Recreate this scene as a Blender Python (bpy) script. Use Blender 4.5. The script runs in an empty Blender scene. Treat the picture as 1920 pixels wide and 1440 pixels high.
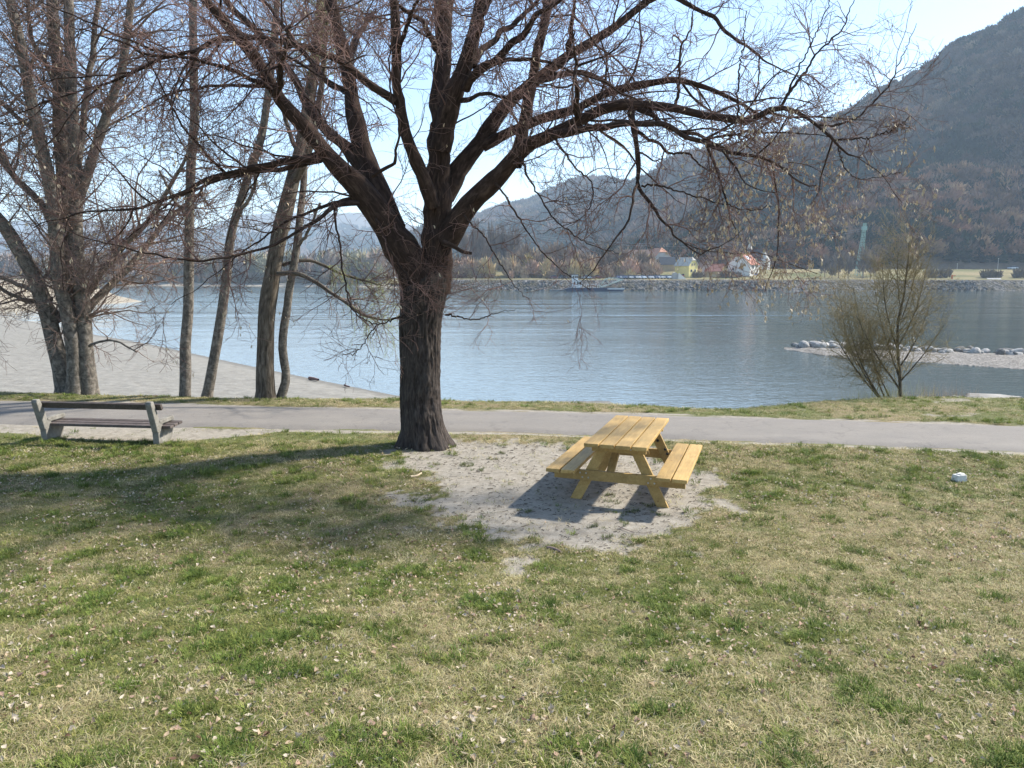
import bpy, math
import numpy as np
from mathutils import Vector, Matrix

RNG = np.random.default_rng(7)
R = math.radians

# ------------------------------------------------------------------ camera, world, sun, exposure
SC = bpy.context.scene
COL = SC.collection
FPX, CX, CY = 1380.0, 960.0, 720.0          # focal length in pixels of the 1920 px wide photograph
PITCH, HC = R(8.2), 2.70                     # camera tilt and height above the lawn at the table
cam_d = bpy.data.cameras.new('camera')
cam_d.sensor_width = 36.0
cam_d.lens = 36.0 * FPX / 1920.0
cam_d.clip_start, cam_d.clip_end = 0.1, 20000.0
CAM = bpy.data.objects.new('camera', cam_d)
COL.objects.link(CAM)
CAM.location = (0, 0, HC)
CAM.rotation_euler = (R(90) - PITCH, 0, 0)
SC.camera = CAM

SUN_EL, SUN_AZ = R(40), R(66)                # azimuth measured from +Y (view direction) towards +X
world = bpy.data.worlds.new('World')
SC.world = world
world.use_nodes = True
wn = world.node_tree
wn.nodes.clear()
sky = wn.nodes.new('ShaderNodeTexSky')
sky.sky_type = 'NISHITA'
sky.sun_disc = False
sky.sun_elevation = SUN_EL
sky.sun_rotation = SUN_AZ
sky.altitude = 200
sky.air_density = 1.0
sky.dust_density = 0.5
sky.ozone_density = 1.7
bg = wn.nodes.new('ShaderNodeBackground')
bg.inputs['Strength'].default_value = 0.110
wo = wn.nodes.new('ShaderNodeOutputWorld')
wn.links.new(sky.outputs[0], bg.inputs[0])
wn.links.new(bg.outputs[0], wo.inputs[0])

sun_d = bpy.data.lights.new('sun', 'SUN')
sun_d.energy = 3.9
sun_d.angle = R(2.0)
sun_d.color = (1.0, 0.95, 0.87)
SUN = bpy.data.objects.new('sun', sun_d)
COL.objects.link(SUN)
to_sun = Vector((math.sin(SUN_AZ) * math.cos(SUN_EL), math.cos(SUN_AZ) * math.cos(SUN_EL), math.sin(SUN_EL)))
SUN.rotation_euler = to_sun.to_track_quat('Z', 'Y').to_euler()
SUN.location = (20, 20, 40)

SC.view_settings.view_transform = 'Standard'
SC.view_settings.look = 'None'
SC.view_settings.exposure = 1.42
SC.view_settings.gamma = 1.0
SC.cycles.use_denoising = True
SC.cycles.max_bounces = 6
SC.cycles.volume_bounces = 1
SC.cycles.transparent_max_bounces = 8

# ------------------------------------------------------------------ survey helpers (photo pixel -> place)
CP, SP = math.cos(PITCH), math.sin(PITCH)

def ray(px, py):
    u, v = (px - CX) / FPX, (CY - py) / FPX
    return np.array([u, CP + v * SP, -SP + v * CP])

def G(px, py, z=0.0):                        # the point of a horizontal plane seen at that pixel
    d = ray(px, py)
    t = (z - HC) / d[2]
    return np.array([d[0] * t, d[1] * t, z])

def P(px, py, D):                            # the point at forward distance D seen at that pixel
    d = ray(px, py)
    t = D / d[1]
    return np.array([d[0] * t, D, HC + d[2] * t])

def mpp(D):                                  # metres per pixel at distance D
    return D / FPX

# ------------------------------------------------------------------ noise
_PERM = np.random.default_rng(3).permutation(512)

def _hash(i, j, k):
    return _PERM[(_PERM[(_PERM[i & 511] + j) & 511] + k) & 511] / 511.0

def vnoise(x, y, z=0.0):
    x, y, z = np.broadcast_arrays(np.asarray(x, float), np.asarray(y, float), np.asarray(z, float))
    i, j, k = np.floor(x).astype(int), np.floor(y).astype(int), np.floor(z).astype(int)
    f, g, h = x - i, y - j, z - k
    f, g, h = f * f * (3 - 2 * f), g * g * (3 - 2 * g), h * h * (3 - 2 * h)
    def L(dj, dk):
        return _hash(i, j + dj, k + dk) * (1 - f) + _hash(i + 1, j + dj, k + dk) * f
    a = L(0, 0) * (1 - g) + L(1, 0) * g
    b = L(0, 1) * (1 - g) + L(1, 1) * g
    return a * (1 - h) + b * h

def fbm(x, y, z=0.0, o=4):
    s, a, t = 0.0, 0.5, 0.0
    for n in range(o):
        m = 2.03 ** n
        s = s + a * vnoise(np.asarray(x) * m + 17 * n, np.asarray(y) * m + 31 * n, np.asarray(z) * m)
        t += a
        a *= 0.5
    return s / t

def sstep(a, b, x):
    t = np.clip((np.asarray(x, float) - a) / (b - a), 0, 1)
    return t * t * (3 - 2 * t)

# ------------------------------------------------------------------ object helpers
def tag(o, label=None, cat=None, group=None, kind=None):
    if label: o['label'] = label
    if cat: o['category'] = cat
    if group: o['group'] = group
    if kind: o['kind'] = kind
    return o

def link(name, me, mat=None, parent=None, smooth=False):
    if mat is not None and not me.materials:
        me.materials.append(mat)
    o = bpy.data.objects.new(name, me)
    COL.objects.link(o)
    if parent is not None:
        o.parent = parent
    if smooth:
        me.polygons.foreach_set('use_smooth', np.ones(len(me.polygons), bool))
    return o

def empty(name, loc=(0, 0, 0), rz=0.0):
    o = bpy.data.objects.new(name, None)
    o.empty_display_size = 0.2
    COL.objects.link(o)
    o.location = loc
    o.rotation_euler = (0, 0, rz)
    return o

def mesh_np(name, V, F):
    """V (n,3), F (m,k) with one k"""
    V, F = np.asarray(V, np.float32), np.asarray(F, np.int32)
    me = bpy.data.meshes.new(name)
    me.vertices.add(len(V))
    me.vertices.foreach_set('co', V.ravel())
    k = F.shape[1]
    me.loops.add(F.size)
    me.loops.foreach_set('vertex_index', F.ravel())
    me.polygons.add(len(F))
    me.polygons.foreach_set('loop_start', np.arange(0, F.size, k, dtype=np.int32))
    me.polygons.foreach_set('loop_total', np.full(len(F), k, np.int32))
    me.update(calc_edges=True)
    return me

def vec_attr(me, name, A):
    a = me.attributes.new(name, 'FLOAT_VECTOR', 'POINT')
    a.data.foreach_set('vector', np.asarray(A, np.float32).ravel())

def f_attr(me, name, A):
    a = me.attributes.new(name, 'FLOAT', 'POINT')
    a.data.foreach_set('value', np.asarray(A, np.float32).ravel())

def c_attr(me, name, A):
    A = np.asarray(A, np.float32)
    if A.shape[1] == 3:
        A = np.hstack([A, np.ones((len(A), 1), np.float32)])
    a = me.attributes.new(name, 'FLOAT_COLOR', 'POINT')
    a.data.foreach_set('color', A.ravel())

class MB:
    """collects solid pieces of ONE part"""
    def __init__(self):
        self.v, self.f = [], []
    def add(self, V, F):
        b = len(self.v)
        self.v += [tuple(p) for p in V]
        self.f += [tuple(b + i for i in q) for q in F]
    def box(self, c, s, M=None, taper=1.0):
        x, y, z = s[0] / 2, s[1] / 2, s[2] / 2
        V = [Vector((sx * x * (taper if sz > 0 else 1), sy * y * (taper if sz > 0 else 1), sz * z)) for sz in (-1, 1) for sy in (-1, 1) for sx in (-1, 1)]
        if M is not None:
            V = [M @ p for p in V]
        V = [p + Vector(c) for p in V]
        self.add(V, [(0, 2, 3, 1), (4, 5, 7, 6), (0, 1, 5, 4), (2, 6, 7, 3), (0, 4, 6, 2), (1, 3, 7, 5)])
        return self
    def beam(self, a, b, w, h, up=(0, 0, 1)):
        a, b = Vector(a), Vector(b)
        y = (b - a).normalized()
        u = Vector(up)
        x = y.cross(u).normalized()
        z = x.cross(y)
        M = Matrix((x, y, z)).transposed()
        return self.box((a + b) / 2, (w, (b - a).length, h), M)
    def prism(self, prof, axis_len, M=None, off=(0, 0, 0)):
        """profile in (y,z), extruded along x"""
        n = len(prof)
        V = [Vector((sx * axis_len / 2, p[0], p[1])) for sx in (-1, 1) for p in prof]
        if M is not None:
            V = [M @ p for p in V]
        V = [p + Vector(off) for p in V]
        F = [tuple(reversed(range(n))), tuple(range(n, 2 * n))]
        F += [(i, (i + 1) % n, n + (i + 1) % n, n + i) for i in range(n)]
        self.add(V, F)
        return self
    def cyl(self, a, b, r0, r1=None, n=10):
        r1 = r0 if r1 is None else r1
        a, b = Vector(a), Vector(b)
        y = (b - a).normalized()
        x = y.orthogonal().normalized()
        z = x.cross(y)
        V, F = [], []
        for c, r in ((a, r0), (b, r1)):
            for i in range(n):
                t = 2 * math.pi * i / n
                V.append(c + x * (r * math.cos(t)) + z * (r * math.sin(t)))
        F = [(i, (i + 1) % n, n + (i + 1) % n, n + i) for i in range(n)] + [tuple(range(n, 2 * n)), tuple(reversed(range(n)))]
        self.add(V, F)
        return self
    def build(self, name, mat, parent=None, bevel=0.0, smooth=False):
        me = bpy.data.meshes.new(name)
        me.from_pydata([tuple(p) for p in self.v], [], self.f)
        me.update()
        o = link(name, me, mat, parent, smooth)
        if bevel:
            b = o.modifiers.new('edge', 'BEVEL')
            b.width, b.segments, b.limit_method = bevel, 2, 'ANGLE'
        return o

def grid_mesh(name, X, Y, Z, extra=None):
    ny, nx = Z.shape
    V = np.stack([X, Y, Z], -1).reshape(-1, 3)
    i = np.arange((ny - 1) * (nx - 1))
    r, c = i // (nx - 1), i % (nx - 1)
    a = r * nx + c
    F = np.stack([a, a + 1, a + nx + 1, a + nx], -1)
    return mesh_np(name, V, F)

# ------------------------------------------------------------------ material helpers
class NT:
    def __init__(self, name):
        self.m = bpy.data.materials.new(name)
        self.m.use_nodes = True
        self.t = self.m.node_tree
        self.t.nodes.clear()
        self.out = self.t.nodes.new('ShaderNodeOutputMaterial')
        self.b = self.t.nodes.new('ShaderNodeBsdfPrincipled')
        self.t.links.new(self.b.outputs[0], self.out.inputs[0])
    def n(self, typ, **kw):
        nd = self.t.nodes.new(typ)
        for k, v in kw.items():
            if k in nd.inputs.keys():
                nd.inputs[k].default_value = v
            else:
                setattr(nd, k, v)
        return nd
    def l(self, a, b):
        self.t.links.new(a, b)
    def set(self, **kw):
        for k, v in kw.items():
            self.b.inputs[k.replace('_', ' ')].default_value = v
    def coords(self, kind='Object', scale=(1, 1, 1)):
        tc = self.n('ShaderNodeTexCoord')
        mp = self.n('ShaderNodeMapping')
        mp.inputs['Scale'].default_value = scale
        self.l(tc.outputs[kind], mp.inputs[0])
        return mp.outputs[0]
    def attr_vec(self, name, scale=(1, 1, 1)):
        at = self.n('ShaderNodeAttribute', attribute_name=name)
        mp = self.n('ShaderNodeMapping')
        mp.inputs['Scale'].default_value = scale
        self.l(at.outputs['Vector'], mp.inputs[0])
        return mp.outputs[0]
    def noise(self, vec, scale=5.0, detail=4.0, rough=0.6, dist=0.0):
        nd = self.n('ShaderNodeTexNoise')
        nd.inputs['Scale'].default_value = scale
        nd.inputs['Detail'].default_value = detail
        nd.inputs['Roughness'].default_value = rough
        nd.inputs['Distortion'].default_value = dist
        self.l(vec, nd.inputs['Vector'])
        return nd.outputs['Fac']
    def ramp(self, fac, stops):
        r = self.n('ShaderNodeValToRGB')
        e = r.color_ramp.elements
        while len(e) < len(stops):
            e.new(0.5)
        for q, (p, c) in zip(e, stops):
            q.position = p
            q.color = (c[0], c[1], c[2], 1) if len(c) == 3 else c
        self.l(fac, r.inputs[0])
        return r.outputs[0]
    def mix(self, fac, a, b, blend='MIX'):
        nd = self.n('ShaderNodeMix', data_type='RGBA', blend_type=blend)
        for s, v in ((nd.inputs[0], fac), (nd.inputs[6], a), (nd.inputs[7], b)):
            if hasattr(v, 'links'):
                self.l(v, s)
            elif isinstance(v, (int, float)):
                s.default_value = v
            else:
                s.default_value = (*v, 1)
        return nd.outputs[2]
    def math(self, op, a, b=None, clamp=False):
        nd = self.n('ShaderNodeMath', operation=op, use_clamp=clamp)
        for s, v in zip(nd.inputs, (a, b)):
            if v is None: continue
            if hasattr(v, 'links'):
                self.l(v, s)
            else:
                s.default_value = v
        return nd.outputs[0]
    def bump(self, h, strength=0.4, dist=0.02, normal=None):
        nd = self.n('ShaderNodeBump')
        nd.inputs['Strength'].default_value = strength
        nd.inputs['Distance'].default_value = dist
        self.l(h, nd.inputs['Height'])
        if normal is not None:
            self.l(normal, nd.inputs['Normal'])
        return nd.outputs[0]
    def color(self, sock):
        self.l(sock, self.b.inputs['Base Color'])
    def normal(self, sock):
        self.l(sock, self.b.inputs['Normal'])

def plain(name, col, rough=0.7, var=0.18, scale=3.0, metallic=0.0, bump=0.0, spec=0.3):
    t = NT(name)
    v = t.coords()
    n = t.noise(v, scale, 5, 0.65)
    a = tuple(c * (1 - var) for c in col)
    b = tuple(min(1, c * (1 + var)) for c in col)
    t.color(t.ramp(n, [(0.3, a), (0.7, b)]))
    t.set(Roughness=rough, Metallic=metallic, Specular_IOR_Level=spec)
    if bump:
        t.normal(t.bump(t.noise(v, scale * 6, 4, 0.6), 0.5, bump))
    return t.m

def inst_mat(name, rough=0.9, translucent=0.0, spec=0.1):
    t = NT(name)
    at = t.n('ShaderNodeAttribute', attribute_name='tint', attribute_type='INSTANCER')
    oi = t.coords('Object')
    n = t.noise(oi, 9.0, 2, 0.5)
    c = t.mix(0.55, at.outputs['Color'], t.ramp(n, [(0.3, (0.55, 0.55, 0.55)), (0.7, (1.25, 1.25, 1.25))]), 'MULTIPLY')
    t.color(c)
    t.set(Roughness=rough, Specular_IOR_Level=spec)
    if translucent:
        tr = t.n('ShaderNodeBsdfTranslucent')
        t.l(c, tr.inputs[0])
        mx = t.n('ShaderNodeMixShader')
        mx.inputs[0].default_value = translucent
        t.l(t.b.outputs[0], mx.inputs[1])
        t.l(tr.outputs[0], mx.inputs[2])
        t.l(mx.outputs[0], t.out.inputs[0])
    return t.m

def bark_mat(name, c_dark, c_mid, c_lite, along=0.16, scale=22.0, bump=0.012, lent=0.0, strength=0.9, crest=False):
    t = NT(name)
    v = t.attr_vec('bark', (1, 1, along))
    rid = t.noise(v, scale, 5, 0.62, 0.6)
    big = t.noise(t.attr_vec('bark', (1, 1, 0.5)), 2.6, 4, 0.6)
    c = t.ramp(rid, [(0.32, c_dark), (0.52, c_mid), (0.72, c_lite)])
    c = t.mix(0.6, c, t.ramp(big, [(0.3, (0.62, 0.6, 0.6)), (0.7, (1.25, 1.2, 1.15))]), 'MULTIPLY')
    if lent:
        lv = t.attr_vec('bark', (1, 1, 5.0))
        ln = t.noise(lv, 9.0, 3, 0.7)
        c = t.mix(t.ramp(ln, [(0.55, (0, 0, 0)), (0.66, (lent, lent, lent))]), c, tuple(x * 0.35 for x in c_mid))
    if crest:
        at = t.n('ShaderNodeAttribute', attribute_name='crest')
        c = t.mix(t.ramp(at.outputs['Fac'], [(0.30, (0, 0, 0)), (0.8, (0.4, 0.4, 0.4))]), c, (0.095, 0.080, 0.070))
    t.color(c)
    t.set(Roughness=0.92, Specular_IOR_Level=0.15)
    t.normal(t.bump(rid, strength, bump))
    return t.m

# ------------------------------------------------------------------ instancing of uncountable stuff
def proto_collection(name, meshes):
    c = bpy.data.collections.new(name)
    for i, me in enumerate(meshes):
        o = bpy.data.objects.new('%s_%02d' % (name, i), me)
        c.objects.link(o)
    return c

def scatter(name, pts, rot, scl, tint, idx, coll, parent=None):
    me = bpy.data.meshes.new(name)
    pts = np.asarray(pts, np.float32)
    me.vertices.add(len(pts))
    me.vertices.foreach_set('co', pts.ravel())
    vec_attr(me, 'rot', rot)
    vec_attr(me, 'scl', scl)
    c_attr(me, 'tint', tint)
    a = me.attributes.new('pick', 'INT', 'POINT')
    a.data.foreach_set('value', np.asarray(idx, np.int32))
    o = link(name, me, None, parent)
    ng = bpy.data.node_groups.new(name + '_spread', 'GeometryNodeTree')
    ng.interface.new_socket('Geometry', in_out='INPUT', socket_type='NodeSocketGeometry')
    ng.interface.new_socket('Geometry', in_out='OUTPUT', socket_type='NodeSocketGeometry')
    N = ng.nodes
    gi, go = N.new('NodeGroupInput'), N.new('NodeGroupOutput')
    ci = N.new('GeometryNodeCollectionInfo')
    ci.inputs['Collection'].default_value = coll
    ci.inputs['Separate Children'].default_value = True
    ci.inputs['Reset Children'].default_value = True
    ip = N.new('GeometryNodeInstanceOnPoints')
    ip.inputs['Pick Instance'].default_value = True
    def na(nm, typ):
        x = N.new('GeometryNodeInputNamedAttribute')
        x.data_type = typ
        x.inputs['Name'].default_value = nm
        return x.outputs['Attribute']
    L = ng.links
    L.new(gi.outputs[0], ip.inputs['Points'])
    L.new(ci.outputs[0], ip.inputs['Instance'])
    L.new(na('pick', 'INT'), ip.inputs['Instance Index'])
    L.new(na('rot', 'FLOAT_VECTOR'), ip.inputs['Rotation'])
    L.new(na('scl', 'FLOAT_VECTOR'), ip.inputs['Scale'])
    L.new(ip.outputs[0], go.inputs[0])
    m = o.modifiers.new('spread', 'NODES')
    m.node_group = ng
    return o

# ------------------------------------------------------------------ tubes and branching
def norm(v):
    return v / np.maximum(np.linalg.norm(v, axis=-1, keepdims=True), 1e-9)

def tubes(name, groups):
    """groups: list of (P (M,N,3), R (M,N), sides) -> one mesh of quads with a 'bark' coordinate"""
    Vs, Fs, Bs, base = [], [], [], 0
    for Pn, Rn, S in groups:
        if len(Pn) == 0: continue
        M, N, _ = Pn.shape
        T = np.gradient(Pn, axis=1)
        T = norm(T)
        mean = norm(T.mean(1))
        ref = np.where(np.abs(mean[:, 2:3]) > 0.8, np.array([[1.0, 0.2, 0]]), np.array([[0.1, 0.2, 1.0]]))
        A = norm(np.cross(T, ref[:, None, :]))
        B = np.cross(T, A)
        th = np.arange(S) * 2 * np.pi / S
        ca, sa = np.cos(th), np.sin(th)
        ring = A[:, :, None, :] * ca[None, None, :, None] + B[:, :, None, :] * sa[None, None, :, None]
        V = Pn[:, :, None, :] + ring * Rn[:, :, None, None]
        seg = np.linalg.norm(np.diff(Pn, axis=1), axis=-1)
        s = np.concatenate([np.zeros((M, 1)), np.cumsum(seg, 1)], 1)
        r0 = Rn.mean(1)[:, None, None]
        bk = np.stack([np.broadcast_to(r0 * ca, (M, N, S)), np.broadcast_to(r0 * sa, (M, N, S)), np.broadcast_to(s[:, :, None], (M, N, S))], -1)
        bk = bk + (np.arange(M) % 97)[:, None, None, None] * 1.37
        m, k, j = np.meshgrid(np.arange(M), np.arange(N - 1), np.arange(S), indexing='ij')
        a = (m * N + k) * S
        F = np.stack([a + j, a + (j + 1) % S, a + S + (j + 1) % S, a + S + j], -1).reshape(-1, 4) + base
        Vs.append(V.reshape(-1, 3)); Fs.append(F); Bs.append(bk.reshape(-1, 3))
        base += M * N * S
    me = mesh_np(name, np.concatenate(Vs), np.concatenate(Fs))
    vec_attr(me, 'bark', np.concatenate(Bs))
    me.polygons.foreach_set('use_smooth', np.ones(len(me.polygons), bool))
    return me

def resample(pts, rad, n):
    pts, rad = np.asarray(pts, float), np.asarray(rad, float)
    m = len(pts)
    e = np.vstack([2 * pts[0] - pts[1], pts, 2 * pts[-1] - pts[-2]])
    s = np.concatenate([[0], np.cumsum(np.linalg.norm(np.diff(pts, axis=0), axis=1))])
    t = np.linspace(0, s[-1], n)
    i = np.clip(np.searchsorted(s, t, 'right') - 1, 0, m - 2)
    u = ((t - s[i]) / np.maximum(s[i + 1] - s[i], 1e-9))[:, None]
    p0, p1, p2, p3 = e[i], e[i + 1], e[i + 2], e[i + 3]
    q = 0.5 * (2 * p1 + (p2 - p0) * u + (2 * p0 - 5 * p1 + 4 * p2 - p3) * u ** 2 + (3 * p1 - p0 - 3 * p2 + p3) * u ** 3)
    return q, np.interp(t, s, rad)

def sample(Pn, Rn, idx, t):
    N = Pn.shape[1]
    f = t * (N - 1)
    i = np.clip(np.floor(f).astype(int), 0, N - 2)
    w = (f - i)[:, None]
    a, b = Pn[idx, i], Pn[idx, i + 1]
    return a * (1 - w) + b * w, norm(b - a), Rn[idx, i] * (1 - w[:, 0]) + Rn[idx, i + 1] * w[:, 0]

def grow(Pn, Rn, idx, t, length, ang, n, wig, pull, r0, r1, rng, side=None, flip=None):
    """children at parent idx / position t; pull = steady drift vector per step"""
    p, d, r = sample(Pn, Rn, idx, t)
    M = len(idx)
    rv = rng.normal(size=(M, 3))
    if side is not None:
        rv = rv + side
    perp = norm(rv - (rv * d).sum(1, keepdims=True) * d)
    d = norm(d * np.cos(ang)[:, None] + perp * np.sin(ang)[:, None])
    out = np.empty((M, n, 3))
    out[:, 0] = p
    step = (length / (n - 1))[:, None]
    for k in range(1, n):
        out[:, k] = out[:, k - 1] + d * step
        d = norm(d + wig * rng.normal(size=(M, 3)) + pull)
    rr0 = np.minimum(r0, r * 0.75)
    rad = rr0[:, None] * (1 - np.linspace(0, 1, n)[None, :]) + np.minimum(r1, rr0)[:, None] * np.linspace(0, 1, n)[None, :]
    return out, rad

def pick(Pn, Rn, density, rng, rmax=9.0, tmin=0.0):
    """positions along parents, about `density` per metre"""
    L = np.linalg.norm(np.diff(Pn, axis=1), axis=-1).sum(1)
    cnt = rng.poisson(L * density)
    idx = np.repeat(np.arange(len(Pn)), cnt)
    t = tmin + (1 - tmin) * rng.random(len(idx))
    return idx, t

# ------------------------------------------------------------------ materials
M = {}
M['bark_linden'] = bark_mat('bark_linden', (0.011, 0.009, 0.008), (0.036, 0.028, 0.023), (0.100, 0.082, 0.070), along=0.26, scale=24, bump=0.018, crest=True)
M['bark_limb'] = bark_mat('bark_limb', (0.020, 0.013, 0.010), (0.050, 0.032, 0.024), (0.10, 0.068, 0.052), along=0.2, scale=30, bump=0.010)
M['bark_poplar'] = bark_mat('bark_poplar', (0.055, 0.048, 0.040), (0.155, 0.138, 0.115), (0.29, 0.26, 0.22), along=0.5, scale=16, bump=0.008, lent=0.8)
M['bark_willow'] = bark_mat('bark_willow', (0.035, 0.028, 0.020), (0.105, 0.088, 0.068), (0.21, 0.185, 0.15), along=0.16, scale=24, bump=0.012)
M['twig_red'] = plain('twig_red', (0.160, 0.092, 0.074), 0.8, 0.45, 0.9)
M['twig_grey'] = plain('twig_grey', (0.185, 0.130, 0.105), 0.85, 0.35, 0.9)
M['twig_green'] = plain('twig_green', (0.26, 0.28, 0.11), 0.8, 0.25, 0.9)
M['twig_olive'] = plain('twig_olive', (0.235, 0.185, 0.088), 0.8, 0.3, 0.9)
M['bract'] = plain('bract', (0.50, 0.40, 0.27), 0.85, 0.25, 3)
# ================================================================== the setting: lawn, path, beach, river
WATER = -2.30
_ed = np.array([G(x, y)[:2] for x, y in ((0, 733), (150, 738), (350, 742), (550, 745), (750, 746), (900, 750), (1050, 752), (1200, 757), (1300, 763), (1380, 765), (1450, 758), (1550, 750), (1650, 745), (1750, 743), (1920, 744))])
_pn = np.array([G(x, y)[:2] for x, y in ((0, 795), (330, 800), (600, 806), (960, 812), (1350, 828), (1600, 836), (1920, 849))])
_pf = np.array([G(x, y)[:2] for x, y in ((0, 750), (300, 756), (600, 764), (960, 770), (1200, 776), (1400, 782), (1600, 788), (1920, 798))])

def curve_y(pts, x):
    a, b = pts[0], pts[-1]
    x = np.asarray(x, float)
    y = np.interp(x, pts[:, 0], pts[:, 1])
    sl = (pts[1] - pts[0]); sr = (pts[-1] - pts[-2])
    y = np.where(x < a[0], a[1] + (x - a[0]) * np.clip(sl[1] / sl[0], -0.2, 0.2) * 0.8, y)
    y = np.where(x > b[0], b[1] + (x - b[0]) * np.clip(sr[1] / sr[0], -0.2, 0.2) * 0.8, y)
    return y

def edge_y(x): return curve_y(_ed, x)
def near_y(x): return curve_y(_pn, x)
def far_y(x): return curve_y(_pf, x)

def lawn_z(x, y, fine=True):
    x, y = np.broadcast_arrays(np.asarray(x, float), np.asarray(y, float))
    t = np.maximum(0, 7.2 - y)
    z = 0.155 * t * t / (t + 1.2)
    z = np.minimum(z, 1.15 + 0 * z) if False else z - 0.05 * np.maximum(0, -y) 
    z = z + 0.05 * (fbm(x * 0.35, y * 0.35, 1.0, 3) - 0.5)
    e = edge_y(x)
    inpath = sstep(-0.05, 0.25, y - near_y(x)) * sstep(-0.05, 0.25, far_y(x) - y)
    z = z * (1 - inpath) - 0.015 * inpath
    d = y - e
    z = z - np.where(d > -0.3, 0.55 * (d + 0.3) ** 2 / (np.abs(d + 0.3) + 0.8), 0)
    return np.maximum(z, -3.2)

# bare sandy soil: round the table, along the path, before the bench
def poly_dist(px, py, poly):
    poly = np.asarray(poly)
    n = len(poly)
    inside = np.zeros(px.shape, bool)
    dmin = np.full(px.shape, 1e9)
    for i in range(n):
        a, b = poly[i], poly[(i + 1) % n]
        c = ((a[1] > py) != (b[1] > py)) & (px < (b[0] - a[0]) * (py - a[1]) / (b[1] - a[1] + 1e-12) + a[0])
        inside ^= c
        ab = b - a
        u = np.clip(((px - a[0]) * ab[0] + (py - a[1]) * ab[1]) / (ab @ ab), 0, 1)
        dmin = np.minimum(dmin, np.hypot(px - a[0] - u * ab[0], py - a[1] - u * ab[1]))
    return np.where(inside, -dmin, dmin)

SOIL = np.array([G(x, y)[:2] for x, y in ((735, 838), (800, 836), (870, 828), (1010, 834), (1080, 842), (1200, 840), (1300, 872), (1318, 905), (1300, 950), (1295, 1000), (1270, 1032), (1180, 1042), (1080, 1030), (985, 1045), (930, 1018), (870, 985), (800, 975), (790, 945), (770, 900), (752, 870))])
BENCHSOIL = np.array([G(x, y)[:2] for x, y in ((-60, 792), (60, 790), (330, 797), (520, 806), (480, 815), (330, 822), (200, 826), (90, 822), (0, 806))])

def soil_mask(x, y):
    n = fbm(x * 2.2, y * 2.2, 5.0, 4) - 0.5
    m = sstep(0.42, -0.34, poly_dist(x, y, SOIL) + n * 1.5 + 1.1 * (fbm(x * 9, y * 9, 2.0, 3) - 0.5))
    n2 = fbm(x * 1.4, y * 3.0, 9.0, 4) - 0.5
    m = np.maximum(m, sstep(0.16, -0.1, poly_dist(x, y, BENCHSOIL) + n2 * 0.8))
    m = np.maximum(m, 0.9 * sstep(0.20, 0.02, np.abs(y - near_y(x) + 0.05) + n2 * 0.35))
    m = np.maximum(m, 0.75 * sstep(0.14, 0.02, np.abs(y - far_y(x) - 0.03) + n2 * 0.3))
    patches = fbm(x * 1.3 + 40, y * 2.4, 3.0, 4)
    m = np.maximum(m, 0.55 * sstep(0.62, 0.74, patches) * sstep(0.5, 0.9, y - far_y(x)) * sstep(3, 6, x))
    return np.clip(m, 0, 1)

def dry_mask(x, y):                      # 1 = straw coloured, 0 = green
    a = fbm(x * 0.55 + 3, y * 0.55 + 8, 2.0, 4)
    b = fbm(x * 2.6, y * 2.6, 7.0, 3)
    v = 0.42 * a + 0.34 * b + 0.24 * fbm(x * 9.0, y * 9.0, 4.0, 2)
    v = v + 0.05 * sstep(4.5, 2.0, y) + 0.05 * sstep(2.5, 4.5, x) * sstep(9, 6, y) * sstep(4, 5.5, y) - 0.03 * sstep(1.0, 2.6, x) * sstep(5.5, 3.5, y)
    return sstep(0.36, 0.62, v)

xs = np.concatenate([np.linspace(-90, -14, 60)[:-1], np.arange(-14, 14, 0.095), np.linspace(14, 90, 60)])
ys = np.concatenate([np.linspace(-16, 1.5, 30)[:-1], np.arange(1.5, 18.5, 0.095), np.linspace(18.5, 26, 30)])
X, Y = np.meshgrid(xs, ys)
Z = lawn_z(X, Y)
S = soil_mask(X, Y)
Z += (0.022 * (fbm(X * 6, Y * 6, 0.0, 3) - 0.5)) * (1 - 0.4 * S) - 0.018 * S
me = grid_mesh('lawn', X, Y, Z)
f_attr(me, 'soil', S.ravel())
f_attr(me, 'dry', dry_mask(X, Y).ravel())
t = NT('lawn_ground')
v = t.coords()
so = t.n('ShaderNodeAttribute', attribute_name='soil').outputs['Fac']
dr = t.n('ShaderNodeAttribute', attribute_name='dry').outputs['Fac']
n1 = t.noise(v, 34, 6, 0.7)
n2 = t.noise(v, 9, 5, 0.65)
n3 = t.noise(v, 130, 3, 0.6)
thatch = t.ramp(n1, [(0.30, (0.10, 0.080, 0.045)), (0.5, (0.22, 0.175, 0.10)), (0.72, (0.37, 0.30, 0.18))])
green = t.ramp(n1, [(0.30, (0.050, 0.060, 0.020)), (0.5, (0.11, 0.125, 0.045)), (0.72, (0.22, 0.20, 0.09))])
turf = t.mix(dr, green, thatch)
sand = t.ramp(n2, [(0.28, (0.20, 0.175, 0.14)), (0.5, (0.30, 0.27, 0.22)), (0.75, (0.37, 0.335, 0.28))])
sand = t.mix(t.ramp(n1, [(0.50, (0, 0, 0)), (0.68, (0.65, 0.65, 0.65))]), sand, (0.19, 0.155, 0.11))
sand = t.mix(t.ramp(n3, [(0.62, (0, 0, 0)), (0.72, (0.6, 0.6, 0.6))]), sand, (0.13, 0.105, 0.07))
m2 = t.math('ADD', so, t.math('MULTIPLY', t.math('SUBTRACT', n1, 0.5), 0.9))
mk = t.ramp(m2, [(0.38, (0, 0, 0)), (0.60, (1, 1, 1))])
t.color(t.mix(mk, turf, sand))
t.set(Roughness=0.95, Specular_IOR_Level=0.1)
hgt = t.math('ADD', t.math('MULTIPLY', n1, 0.6), t.math('MULTIPLY', n3, 0.4))
t.normal(t.bump(hgt, 0.8, 0.02))
lawn = link('lawn', me, t.m, None, True)
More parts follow.
